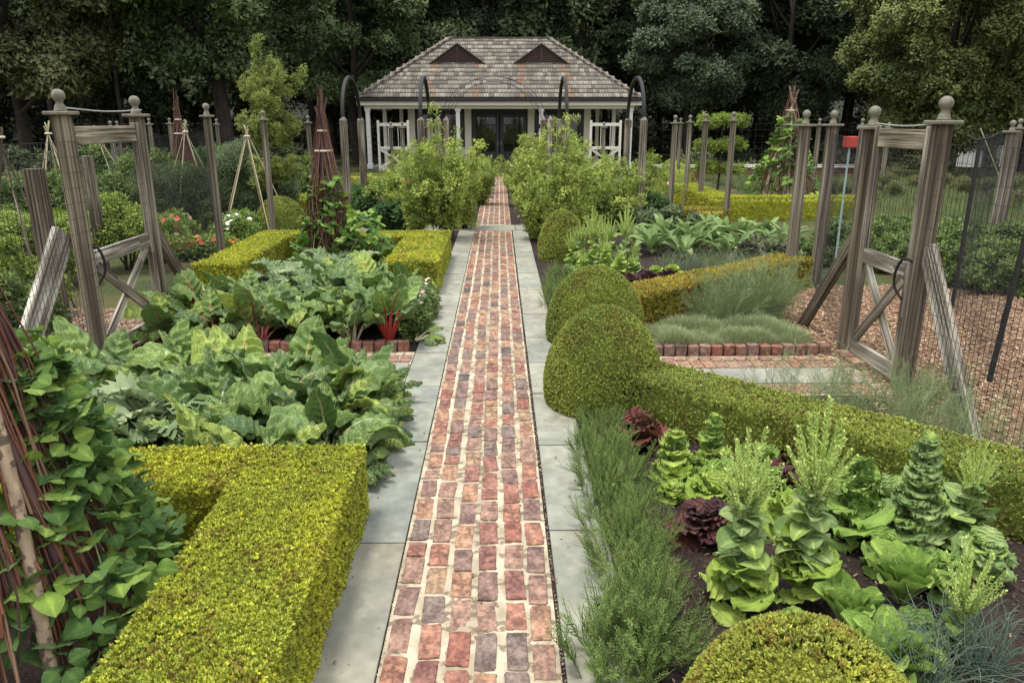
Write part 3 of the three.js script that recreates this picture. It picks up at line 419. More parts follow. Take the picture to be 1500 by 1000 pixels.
const LC = { lime: [[0.30, 0.42, 0.07], [0.36, 0.46, 0.10], [0.25, 0.36, 0.06]].map(c => lm(c)), green: [[0.21, 0.33, 0.07], [0.16, 0.27, 0.055], [0.27, 0.39, 0.09]].map(c => lm(c)), blue: [[0.27, 0.38, 0.15], [0.21, 0.315, 0.115], [0.33, 0.435, 0.18], [0.30, 0.42, 0.12]].map(c => lm(c, 0.06)), red: [[0.085, 0.03, 0.035], [0.06, 0.026, 0.034], [0.12, 0.042, 0.04]].map(c => lm(c, 0.3)), redbrown: [[0.14, 0.055, 0.04], [0.11, 0.06, 0.03], [0.20, 0.055, 0.05]].map(c => lm(c, 0.2)), stem: S([0.34, 0.42, 0.17], { roughness: 0.6 }) };
// flowering shoot of a bolted lettuce: stem wrapped in small pointed leaves and buds
function spikeGeo(L) { const l = [tint(tube([V(0, 0, 0), V(rr(-0.01, 0.01), L, rr(-0.01, 0.01))], 0.0035, 0.0015, 4, 2), [0.9, 1, 0.8])]; const n = 46; for (let i = 0; i < n; i++) { const t = i / n, g = diamond(rr(0.016, 0.026) * (1.15 - t * 0.5), 0.009, 0.3); g.rotateX(rr(0.35, 1.0)); g.rotateY(i * 2.4); g.translate(0, t * L, 0); l.push(tint(g, shade([1, 1, 0.9], rr(0.75, 1.25)))); } return joined(l.map(g => { const q = tri(g); q.deleteAttribute('uv'); return q; })); }
const spikes = [0, 1, 2].map(() => spikeGeo(rr(0.16, 0.22))), spikeM = [[0.52, 0.62, 0.22], [0.44, 0.56, 0.17]].map(c => lm(c, 0.03));
function bolted(x, z, H, s, label, group, o = {}) {
  const g = thing('bolted_lettuce', label, 'lettuce', [x, 0, z], rnd() * 6, group), lean = V(rr(-0.03, 0.03), 0, rr(-0.03, 0.03)), n = (o.n || 46) * 1.45, top = o.top || 0.66;
  part('stem', tube([V(0, 0, 0), V(lean.x, H * top, lean.z)], 0.014 * s, 0.007 * s, 6, 3), LC.stem, g);
  const base = o.base || LC.lime, mid = o.mid || LC.blue;
  for (let i = 0; i < n; i++) {
    const t = i / n, y = 0.03 + t * (H * top - 0.03), low = t < (o.low ?? 0.3), k = low ? lerp(0.66, 0.6, t / 0.3) : lerp(0.84, 0.4, (t - 0.3) / 0.7);
    const m = addLeaf(g, pick(low ? LV.frill : LV.clasp), pick(low || rnd() < 0.15 * (1 - t) ? base : mid), null, i * 2.4 + rr(-0.5, 0.5), (low ? lerp(0.55, 0.2, t * 3) : lerp(0.25, -0.3, t)) + rr(-0.5, 0.5), s * k * rr(0.6, 1.25), y + rr(-0.03, 0.03), 0.01); m.position.x += lean.x * t; m.position.z += lean.z * t;
  }
  const ns = o.spikes ?? 24; for (let i = 0; i < ns; i++) { const m = part('flower_shoot', pick(spikes), pick(spikeM), g), a = i * 2.4, t = Math.sqrt(i / ns); m.position.set(lean.x + Math.sin(a) * 0.02, H * lerp(top + 0.07, top - 0.14, t), lean.z + Math.cos(a) * 0.02); m.rotation.order = 'YXZ'; m.rotation.set(lerp(0.03, 0.62, t), a, 0); m.scale.setScalar((H * (1 - top)) / 0.2 * lerp(1.0, 0.75, t) * rr(0.85, 1.1)); }
  return g;
}
function rosette(name, label, cat, group, x, z, s, leaves, mats, n, o = {}) {
  const g = thing(name, label, cat, [x, 0, z], rnd() * 6, group); for (let i = 0; i < n; i++) { const t = i / n; addLeaf(g, pick(leaves), pick(mats), o.stalk, i * 2.4 + rr(-0.3, 0.3), lerp(o.out ?? 0.75, o.in ?? -0.25, t) + rr(-0.12, 0.12), s * lerp(1.08, 0.62, t) * rr(0.88, 1.12), lerp(0.01, o.h ?? 0.07, t), lerp(0.01, 0.02, t)); } return g;
}
function cone(name, label, cat, x, z, H, R, leaves, mats, n) { // leafy cone, widest at the foot
  const g = thing(name, label, cat, [x, 0, z], rnd() * 6); part('stem', tube([V(0, 0, 0), V(0, H * 0.85, 0)], 0.016, 0.006, 6, 2), LC.stem, g);
  for (let i = 0; i < n; i++) { const t = i / n; addLeaf(g, pick(leaves), pick(mats), null, i * 2.4 + rr(-0.9, 0.9), lerp(0.3, -0.4, t) + rr(-0.4, 0.4), R / 0.15 * 0.8 * lerp(1.05, 0.45, t ** 1.2) * rr(0.7, 1.2), t * H * 0.9 + rr(-0.02, 0.02), lerp(0.03, 0.005, t)); } return g;
}
{
  seed(35);
  const H = (p, y) => heightAt(p.x, p.z, y);
  let p = G(1085, 893); bolted(p.x, p.z, H(p, 632), 1.32, 'tall bolted lettuce with pale frilly foot, nearer the rosemary of the two tallest', null, { n: 60 });
  p = G(1172, 880); bolted(p.x, p.z, H(p, 608), 1.32, 'tallest bolted lettuce with a large pale flower head and blue-green leaves', null, { n: 60 });
  p = G(1405, 800); bolted(p.x, p.z, H(p, 648), 1.35, 'bolted lettuce with a wide pale flower head at the foot of the olive hedge', null, { n: 46, low: 0.12, base: LC.blue });
  p = G(1392, 955); bolted(p.x, p.z, H(p, 788), 0.72, 'short bolted lettuce with loose flower shoots, growing out of the chives', null, { n: 30, top: 0.5, low: 0.1, base: LC.green, mid: LC.green, spikes: 18 });
  p = G(1335, 800); cone('curly_kale', 'dense cone-shaped curly kale between the pale curly lettuce and a bolted one', 'kale', p.x, p.z, H(p, 632), 0.19, LV.curl, LC.blue, 120);
  p = G(1245, 790); cone('curly_lettuce', 'pale green tall curly lettuce between the tallest bolted lettuce and the kale', 'lettuce', p.x, p.z, H(p, 672), 0.2, LV.curl.concat(LV.frill), LC.green, 60);
  p = G(1240, 925); rosette('romaine_lettuce', 'upright romaine lettuce behind the golden box dome', 'lettuce', null, p.x, p.z, 0.78, LV.romaine, LC.green, 22, { out: 0.5, in: -0.08, stalk: LC.stem, h: 0.03 });
  p = G(1318, 885); rosette('romaine_lettuce', 'taller romaine lettuce with cupped head in front of the curly kale', 'lettuce', null, p.x, p.z, 0.95, LV.romaine, LC.green, 24, { out: 0.5, in: -0.1, stalk: LC.stem, h: 0.04 });
  p = G(1290, 985); rosette('romaine_lettuce', 'low spreading romaine lettuce beside the chives', 'lettuce', null, p.x, p.z, 0.8, LV.romaine, LC.green, 20, { out: 0.85, in: 0.1, stalk: LC.stem });
  for (const [x, y, s] of [[1165, 935, 0.55], [1225, 975, 0.6], [1340, 940, 0.65], [1345, 985, 0.6]]) { p = G(x, y); rosette('young_lettuce', 'small young lettuce among the romaines beside the golden dome', 'lettuce', 'young lettuces in the front bed', p.x, p.z, s, LV.frill, LC.green, 14, {}); }
  p = G(1035, 790); rosette('red_lettuce', 'dark red loose-leaf lettuce against the tall pale bolted lettuce', 'lettuce', null, p.x, p.z, 1.0, LV.frill, LC.red, 26, { h: 0.12 });
  p = G(1045, 742); rosette('green_lettuce', 'bright lime frilly lettuce just behind the dark red one', 'lettuce', null, p.x, p.z, 0.95, LV.frill, LC.lime, 26, { h: 0.11 });
  p = G(935, 655); rosette('red_lettuce', 'reddish-brown lettuce beside the largest box dome', 'lettuce', null, p.x, p.z, 1.0, LV.frill, LC.redbrown, 24, { h: 0.16, in: -0.4 });
  p = G(985, 705); cone('curly_lettuce', 'rounded bright curly lettuce next to the reddish-brown one', 'lettuce', p.x, p.z, 0.36, 0.17, LV.curl, LC.lime.concat(LC.green), 46);
  p = G(1042, 690); cone('curly_lettuce', 'bright curly lettuce between the rounded one and the olive hedge', 'lettuce', p.x, p.z, 0.38, 0.16, LV.curl, LC.lime.concat(LC.green), 46);
  p = G(985, 712); rosette('green_lettuce', 'low lime lettuce at the foot of the rounded curly lettuce', 'lettuce', null, p.x - 0.04, p.z + 0.16, 0.7, LV.curl, LC.lime, 18, {});
  p = G(1055, 715); rosette('green_lettuce', 'flat bronze-green lettuce in front of the second curly lettuce', 'lettuce', null, p.x, p.z, 0.85, LV.frill, LC.green, 20, {});
  for (const [x, y, s, c] of [[1110, 690, 0.8, 'green'], [1150, 680, 0.8, 'redbrown'], [1205, 700, 0.9, 'green'], [1260, 690, 0.8, 'green'], [1275, 720, 0.7, 'red'], [1135, 720, 0.8, 'red']]) { p = G(x, y); rosette('loose_lettuce', c === 'green' ? 'green loose-leaf lettuce in the row along the olive hedge' : c === 'red' ? 'dark purple lettuce showing between the taller lettuces' : 'bronze loose-leaf lettuce in the row along the olive hedge', 'lettuce', c === 'green' ? 'loose lettuces along the hedge' : c === 'red' ? 'dark purple lettuces between the tall ones' : null, p.x, p.z, s, LV.frill, LC[c], 20, { h: 0.1 }); }
  for (const [x, y, s, c] of [[1290, 838, 0.7, 'green'], [1372, 868, 0.75, 'green'], [1150, 775, 0.85, 'lime'], [1215, 755, 0.9, 'green'], [1300, 760, 0.85, 'blue'], [1440, 840, 0.9, 'blue'], [1120, 740, 0.8, 'green'], [1385, 760, 0.85, 'green']]) { p = G(x, y); rosette('loose_lettuce', 'loose frilly lettuce filling the gap between the tall lettuces', 'lettuce', 'filler lettuces of the front bed', p.x, p.z, s, LV.frill.concat(LV.curl), LC[c], 24, { h: 0.16, in: -0.35 }); }
  // second bed
  const lab = 'bolted lettuce in the row behind the second box dome', grp = 'bolted lettuces beyond the cross path';
  for (const [x, y, t] of [[838, 398, 338], [866, 402, 306], [888, 405, 345], [914, 400, 303], [930, 398, 352], [850, 410, 365], [905, 412, 362], [880, 392, 320], [852, 388, 325], [925, 410, 370], [895, 385, 318]]) { p = G(x, y); bolted(p.x, p.z, H(p, t), 1.3, lab, grp, { n: 22, base: LC.blue, mid: rnd() < 0.5 ? LC.blue : LC.lime, spikes: 20 }); }
  for (const [x, y] of [[950, 420], [978, 418], [924, 424]]) { p = G(x, y); rosette('red_lettuce', 'dark red lettuce behind the bronze-topped hedge', 'lettuce', 'dark red lettuces in the second bed', p.x, p.z, 0.95, LV.frill, LC.red, 22, { h: 0.12 }); }
  for (const [x, y] of [[935, 430], [1000, 412], [1025, 415], [900, 420], [960, 405], [985, 403]]) { p = G(x, y); rosette('green_lettuce', 'small lime lettuce behind the bronze-topped hedge', 'lettuce', 'lime lettuces in the second bed', p.x, p.z, 0.75, LV.frill, LC.lime, 16, {}); }
  const big = [0, 1, 2, 3].map(() => bladeGeo({ L: rr(0.6, 0.75), W: 0.17, v0: 0.12, a0: 0.05, a1: rr(0.7, 1.9), bow: 0.03, ruf: 0.008, rf: 12, puck: 0.002, pk: 9, rs: 0.009, nv: 14, nu: 6, rib: 0.22 })), bm = [[0.17, 0.255, 0.095], [0.22, 0.305, 0.12], [0.13, 0.205, 0.07]].map(c => lm(c, 0.1));
  for (const [x, y, s] of [[955, 372, 0.95], [985, 366, 0.95], [1020, 370, 1.0], [1050, 365, 0.9], [1080, 370, 0.85], [1110, 366, 0.8], [1135, 368, 0.8], [935, 360, 0.9], [1005, 352, 0.9], [1060, 350, 0.9], [1120, 350, 0.85], [970, 350, 0.9], [1035, 345, 0.9], [1090, 352, 0.85], [1000, 378, 0.8], [1065, 378, 0.8], [1150, 355, 0.8]]) { p = G(x, y); rosette('horseradish_plant', 'leafy clump with long upright pale-veined leaves in the second bed', 'vegetable', 'long-leaved clumps in the second bed', p.x, p.z, s, big, bm, 13, { out: 0.7, in: 0.0, stalk: LC.stem, h: 0.02 }); }
  for (const [x, y] of [[1095, 392], [1125, 388], [1150, 392], [1110, 378]]) { p = G(x, y); rosette('dark_cabbage', 'grey-purple leafy cabbage at the end of the bronze-topped hedge', 'cabbage', 'grey-purple cabbages', p.x, p.z, 1.7, LV.frill, [lm([0.12, 0.13, 0.09]), lm([0.17, 0.20, 0.11]), lm([0.08, 0.065, 0.065])], 22, { h: 0.2 }); }
}
// herbs made of many fine stems
seed(36);
function needleStem(H, n, L, W, lo, hi) { const l = [tube([V(0, 0, 0), V(rr(-0.02, 0.02), H * 0.5, rr(-0.02, 0.02)), V(rr(-0.05, 0.05), H, rr(-0.05, 0.05))], 0.003, 0.0012, 3, 3)]; l[0].deleteAttribute('uv'); for (let i = 0; i < n; i++) { const t = 0.12 + 0.88 * i / n, g = diamond(L * rr(0.75, 1.15) * (1.1 - t * 0.35), W, 0.2); g.rotateX(rr(lo, hi)); g.rotateY(i * 2.4); g.translate(0, t * H, 0); l.push(g); } return joined(l); }
const rosStem = [0, 1, 2, 3].map(() => { const l = [needleStem(rr(0.24, 0.3), 54, 0.026, 0.0042, 0.4, 1.1)]; for (let i = 0; i < 4; i++) { const g = needleStem(rr(0.1, 0.2), 32, 0.023, 0.004, 0.4, 1.15); g.rotateX(rr(0.25, 0.85)); g.rotateY(rnd() * 6.28); g.translate(0, rr(0.04, 0.15), 0); l.push(g); } return joined(l); }), chiveBlade = [0, 1].map(() => joined([tube([V(0, 0, 0), V(0.01, 0.14, 0.02), V(0.03, 0.26, 0.09), V(0.03, 0.30, 0.17)], 0.003, 0.0008, 4, 5)]));
function fernStem(H) { const l = []; const add = (p, d, len, lvl) => { const q = p.clone().addScaledVector(d, len); const t = tube([p, q], lvl ? 0.0007 : 0.0016, lvl ? 0.0004 : 0.0008, 3, 1); t.deleteAttribute('uv'); l.push(t); if (lvl < 2) for (let i = 1; i <= (lvl ? 9 : 12); i++) { const s = i / (lvl ? 9 : 12), b = p.clone().lerp(q, s); const e = V(rr(-1, 1), rr(-0.2, 1), rr(-1, 1)).normalize().multiplyScalar(1.25).add(d).normalize(); add(b, e, len * (lvl ? 0.3 : 0.42) * (1.15 - s * 0.6), lvl + 1); } }; add(V(0, 0, 0), V(0, 1, 0), H, 0); return joined(l); }
const fern = [0, 1, 2].map(() => fernStem(0.4)), grassTuft = [0, 1].map(() => { const l = []; for (let i = 0; i < 16; i++) { const g = grid(1, 3, (u, v) => [u * 0.0028 * (1 - v * 0.8), v * 0.15, v * v * 0.045]); g.rotateX(rr(-0.1, 0.5)); g.rotateY(rnd() * 6.28); g.translate(rr(-0.02, 0.02), 0, rr(-0.02, 0.02)); l.push(g); } return joined(l); });
function stems(name, label, cat, group, x, z, geos, n, rx, rz, lean, s0, s1, pal) {
  const g = thing(name, label, cat, [x, 0, z], 0, group), list = geos.map(() => []);
  for (let i = 0; i < n; i++) { const a = rnd() * 6.28, r = Math.sqrt(rnd()), dx = Math.cos(a) * r, dz = Math.sin(a) * r; list[i % geos.length].push([mat4(V(dx * rx, 0, dz * rz), V(dx * lean + rr(-0.26, 0.26), 1, dz * lean + rr(-0.26, 0.26)).normalize(), rnd() * 6.28, rr(s0, s1)), shade(mixc(pal[0], pal[1], rnd()), rr(0.8, 1.2))]); }
  geos.forEach((q, i) => scatter('stems', q, M.leaf, list[i], g)); return g;
}
{
  const ros = [[0.13, 0.21, 0.05], [0.22, 0.30, 0.085]], spots = [[905, 985, 0.98], [925, 900, 1.0], [950, 955, 1.0], [915, 830, 1.0], [945, 865, 0.95], [900, 770, 0.98], [935, 790, 0.9], [885, 712, 0.9], [918, 735, 0.85], [875, 665, 0.85], [905, 690, 0.8], [880, 628, 0.72]];
  for (const [x, y, s0] of spots) { const p = G(x, y + 6), s = s0 * rr(0.75, 1.2); stems('rosemary_bush', 'feathery green rosemary growing along the flagstones in front of the lettuces', 'rosemary', 'rosemary along the path', p.x, p.z, rosStem, 42, 0.16, 0.17, 0.35, 0.5 * s, 1.1 * s, ros); }
  for (const [x, y] of [[812, 450], [822, 430], [818, 412], [830, 440]]) { const p = G(x, y); stems('rosemary_bush', 'small feathery herb beside the path behind the second box dome', 'herb', 'herbs behind the second dome', p.x, p.z, rosStem, 26, 0.14, 0.14, 0.5, 0.7, 1.1, ros); }
  { const p = G(1425, 985); stems('chive_clump', 'blue-green chive clump with long thin drooping leaves', 'chives', null, p.x, p.z, chiveBlade, 170, 0.09, 0.09, 0.7, 0.6, 1.05, [[0.11, 0.17, 0.12], [0.17, 0.235, 0.175]]); const q = G(1345, 1010); stems('chive_clump', 'smaller chive clump under the short bolted lettuce', 'chives', null, q.x, q.z, chiveBlade, 120, 0.08, 0.08, 0.5, 0.6, 0.95, [[0.13, 0.19, 0.13], [0.2, 0.26, 0.19]]); }
  const strip = thing('thyme_strip', 'low silvery green herb strip behind the upright brick edging', 'herb', [0, 0, 0]), list = [[], []];
  for (let i = 0; i < 5200; i++) { const x = rr(1.5, 3.08), z = rr(-7.45, -6.84); list[i % 2].push([mat4(V(x, 0, z), V(rr(-0.3, 0.3), 1, rr(-0.3, 0.3)).normalize(), rnd() * 6.28, rr(0.7, 1.2) * (0.45 + 1.1 * fbm(x * 5, z * 5, 44, 2))), shade(mixc([0.25, 0.31, 0.14], [0.40, 0.45, 0.25], rnd()), rr(0.75, 1.2))]); }
  list.forEach((l, i) => scatter('fine_leaves', grassTuft[i], M.leaf, l, strip));
  const fpal = [[0.24, 0.33, 0.14], [0.36, 0.44, 0.21]];
  for (const [x, z, s, n] of [[2.75, -7.95, 1.1, 90], [3.05, -8.15, 1.2, 90], [2.5, -7.8, 0.9, 60]]) stems('fennel_plant', 'feathery pale green fennel between the silvery strip and the bronze-topped hedge', 'fennel', 'fennel by the bronze-topped hedge', x, z, fern, n, 0.22, 0.2, 0.7, s * 0.8, s * 1.45, fpal);
  for (const [x, z, n] of [[2.95, -5.15, 30], [2.6, -5.3, 24], [2.75, -4.75, 26], [3.15, -4.7, 30], [3.3, -5.25, 26], [3.3, -4.3, 22], [2.25, -5.4, 18]]) stems('dill_plant', 'feathery dill behind the olive hedge near the gate', 'dill', 'dill near the right gate', x, z, fern, n, 0.26, 0.24, 0.6, 0.8, 1.2, fpal);
  for (const [px, py] of [[985, 400], [1010, 398], [1040, 396], [1065, 398], [1090, 402]]) { const p = G(px, py); stems('onion_clump', 'tufted grey-green onion row behind the bronze-topped hedge', 'onion', 'onions in the second bed', p.x, p.z, chiveBlade, 90, 0.26, 0.18, 0.25, 0.7, 1.15, [[0.19, 0.26, 0.14], [0.27, 0.34, 0.19]]); }
}
// small flowering plants
seed(37);
const flowerGeo = (r, n = 6) => { const l = []; for (let i = 0; i < n; i++) { const g = grid(2, 2, (u, v) => [u * r * 0.42 * Math.sin(Math.PI * (0.2 + v * 0.7)), r * v * v * 0.25, v * r]); g.rotateY(i / n * 6.283); l.push(g); } return joined(l); };
const bloom = flowerGeo(0.022), bloomBig = flowerGeo(0.045), FM = { pink: S([0.62, 0.30, 0.33], { side: THREE.DoubleSide }), pale: S([0.72, 0.56, 0.48], { side: THREE.DoubleSide }), red: S([0.5, 0.07, 0.05], { side: THREE.DoubleSide }), orange: S([0.62, 0.20, 0.05], { side: THREE.DoubleSide }), white: S([0.75, 0.75, 0.7], { side: THREE.DoubleSide }), rose: S([0.6, 0.14, 0.12], { side: THREE.DoubleSide }) };
function flowers(label, group, x, z, r, h, n, mats, big, pal = [[0.13, 0.2, 0.05], [0.2, 0.28, 0.07]], nl = 300, ls = 0.09) {
  const g = thing('flower_clump', label, 'flowers', [x, 0, z], 0, group), list = [];
  for (let i = 0; i < nl; i++) { const a = rnd() * 6.28, q = r * Math.sqrt(rnd()), y = h * rnd() ** 0.8 * (1 - 0.4 * (q / r) ** 2); list.push([mat4(V(Math.cos(a) * q, y, Math.sin(a) * q), V(rr(-0.5, 0.5), 1, rr(-0.5, 0.5)).normalize(), rnd() * 6.28, rr(0.7, 1.3) * ls), shade(mixc(pal[0], pal[1], rnd()), rr(0.7, 1.2))]); }
  scatter('foliage', leafClump[0], M.leaf, list, g);
  for (let i = 0; i < n; i++) { const a = rnd() * 6.28, q = r * Math.sqrt(rnd()), m = part('flower', big ? bloomBig : bloom, pick(mats), g); m.position.set(Math.cos(a) * q, h * rr(0.75, 1.15) * (1 - 0.35 * (q / r) ** 2), Math.sin(a) * q); m.rotation.set(rr(0.1, 0.9), rnd() * 6, rr(-0.4, 0.4)); }
}
{
  for (const [x, z, h] of [[-0.78, -4.45, 0.2], [-0.78, -4.95, 0.26], [-0.8, -5.35, 0.24]]) flowers('small pink flowers at the chard edge, near the L-shaped hedge', 'pink flowers of the near bed', x, z, 0.13, h, 13, [FM.pink, FM.pale, FM.pink], false);
  for (const [x, z, h] of [[-0.74, -7.4, 0.36], [-0.76, -7.75, 0.4], [-0.74, -8.15, 0.4], [-0.75, -8.6, 0.36]]) flowers('small pink and cream flowers beside the red-stalked chard', 'pink flowers beyond the cross path', x, z, 0.14, h, 20, [FM.pink, FM.pale, FM.pale], false);
  for (const [px, py, k] of [[245, 372, 0], [265, 378, 1], [290, 376, 1], [315, 374, 1], [262, 360, 0], [232, 380, 1], [345, 360, 2], [355, 350, 2]]) { const p = G(px, py); flowers(['coral and pink zinnias behind the left gate strut', 'orange marigolds in the row behind the left gate strut', 'white flowers behind the tall fence post on the left'][k], ['zinnias', 'orange marigolds', 'white flowers by the post'][k], p.x, p.z, 0.36, [0.6, 0.32, 0.55][k], [12, 26, 12][k], [[FM.rose, FM.pink], [FM.orange, FM.orange, FM.red], [FM.white]][k], true, [[0.13, 0.21, 0.04], [0.24, 0.34, 0.07]], 260, 0.16); }
}

// ---------------------------------------------------------------- fence posts, gates, netting
seed(41);
const finialGeo = (() => { const r = [[0.001, 0], [0.048, 0], [0.05, 0.012], [0.04, 0.024], [0.043, 0.034], [0.034, 0.05], [0.026, 0.066], [0.03, 0.078]], pts = r.map(([a, b]) => new THREE.Vector2(a, b)); for (let i = 1; i <= 10; i++) { const t = -1.05 + i / 10 * (Math.PI / 2 + 1.05); pts.push(new THREE.Vector2(Math.max(0.0005, Math.cos(t) * 0.051), 0.122 + Math.sin(t) * 0.051)); } const g = new THREE.LatheGeometry(pts, 18), u = g.attributes.uv; for (let i = 0; i < u.count; i++) u.setXY(i, u.getX(i) * 0.4, u.getY(i) * 0.25); return g; })();
const capGeo = (() => { const g = beam(0.2, 0.03, 0.2, 0.012), u = g.attributes.uv, p = g.attributes.position; for (let i = 0; i < u.count; i++) u.setXY(i, p.getX(i) + p.getY(i), p.getZ(i)); return g; })();
const shaftGeos = [0, 1, 2, 3].map(() => beam(0.112, 1, 0.112, 0.008).translate(0, 0.5, 0));
// square post with a moulded cap and a ball finial; h = height to the top of the ball
function post(label, group, x, z, h, mat, turn = 0, lean = [0, 0], w = 1) {
  const g = thing('fence_post', label, 'post', [x, 0, z], 0, group); g.rotation.set(lean[0], turn, lean[1]);
  const sh = h - 0.222 * w, s = part('shaft', pick(shaftGeos), mat, g); s.scale.set(w, sh + 0.05, w); s.position.y = -0.05;
  const c = part('cap', capGeo, M.stone, g); c.position.y = sh + 0.012; c.scale.set(w, 1, w);
  const f = part('ball_finial', finialGeo, M.stone, g); f.position.y = sh + 0.026; f.scale.setScalar(w); return g;
}
function plainPost(label, group, x, z, h, mat, w, lean = [0, 0], pointed = true) {
  const g = thing('wooden_post', label, 'post', [x, 0, z], rr(-0.1, 0.1), group); g.rotation.x = lean[0]; g.rotation.z = lean[1];
  if (!pointed) { part('shaft', beam(w, h + 0.06, w, 0.006).translate(0, h / 2 - 0.03, 0), mat, g); return g; }
  part('shaft', beam(w, h + 0.0, w, 0.006).translate(0, h / 2 - 0.06, 0), mat, g);
  const t = new THREE.ConeGeometry(w * 0.69, 0.09, 4, 1); t.rotateY(Math.PI / 4); t.translate(0, h - 0.0155, 0); part('pointed_top', t, mat, g); return g;
}
function netting(label, group, a, b, h, dx, dy, r = 0.0013) { // wire netting between two ground points
  const L = a.distanceTo(b), n = Math.round(L / dx), m = Math.round(h / dy), list = [], box = new THREE.BoxGeometry(1, 1, 1);
  const g = thing('wire_netting', label, 'fence', [a.x, 0, a.z], Math.atan2(-(b.z - a.z), b.x - a.x), group);
  const wave = (x, y) => 0.012 * Math.sin(x * 2.1 + y) + 0.008 * Math.sin(x * 5 + y * 3);
  const seg = (x0, y0, x1, y1) => { const p = V(x0, y0, wave(x0, y0)), q = V(x1, y1, wave(x1, y1)); return tube([p, q], r, r, 3, 1); };
  for (let i = 0; i <= n; i++) for (let k = 0; k < 4; k++) list.push(seg(i / n * L, h * k / 4 + 0.03, i / n * L, h * (k + 1) / 4 + 0.03));
  for (let j = 0; j <= m; j++) for (let k = 0; k < 6; k++) list.push(seg(k / 6 * L, j / m * h + 0.03, (k + 1) / 6 * L, j / m * h + 0.03));
  part('wires', joined(list), M.wire, g).userData.kind = 'stuff'; return g;
}
// timber gate in the plane x = gx between z0 (nearer the camera) and z1; open top half with netting, cross-braced lower half
function gate(label, gx, z0, z1, y0, top, side) {
  const g = thing('garden_gate', label, 'gate', [gx, 0, (z0 + z1) / 2]), L = z0 - z1, a = L / 2, W = M.wood;
  const stile = (z, m) => part('stile', beam(0.05, top - y0, 0.085).translate(0, (top + y0) / 2, z), m, g);
  stile(a - 0.045, W[0]); stile(-a + 0.045, W[0]);
  const mid = y0 + 0.92, rail = (y, hh, m, n) => part(n, strutGeo(V(0, y, a - 0.089), V(0, y, -a + 0.089), 0.052, hh), m, g);
  rail(top - 0.1, 0.15, W[3], 'top_rail'); rail(mid, 0.13, W[4], 'middle_rail'); rail(y0 + 0.07, 0.13, W[4], 'bottom_rail');
  const b0 = y0 + 0.14, b1 = mid - 0.07;
  part('brace', strutGeo(V(-0.012 * side, b0, a - 0.11), V(-0.012 * side, b1, -a + 0.11), 0.024, 0.1), W[4], g);
  part('brace', strutGeo(V(0.014 * side, b1, a - 0.11), V(0.014 * side, b0, -a + 0.11), 0.024, 0.1), W[1], g);
  const list = [], n = Math.round(L / 0.05), y2 = mid + 0.065, y3 = top - 0.17, xs = 0.03 * side;
  for (let i = 2; i < n - 1; i++) { const z = -a + i / n * L; list.push(tube([V(xs, y2, z), V(xs, y3, z)], 0.0017, 0.0017, 3, 1)); }
  for (let y = y2; y < y3; y += 0.1) list.push(tube([V(xs, y, a - 0.06), V(xs, y, -a + 0.06)], 0.0017, 0.0017, 3, 1));
  part('netting', joined(list), M.wire, g).userData.kind = 'stuff';
  part('latch', tube([V(0.05 * side, mid + 0.1, a + 0.06), V(0.1 * side, mid + 0.12, a + 0.02), V(0.12 * side, mid + 0.02, a - 0.04), V(0.11 * side, mid - 0.12, a - 0.05), V(0.06 * side, mid - 0.22, a - 0.0)], 0.012, 0.010, 6, 14), M.iron, g);
  return g;
}
function prop(label, gx, z0, z1, h, mat, w, x1 = gx) { const g = thing('gate_prop', label, 'strut', [0, 0, 0]); part('board', strutGeo(V(gx, h, z0), V(x1, -0.04, z1), 0.06, w), mat, g); return g; }
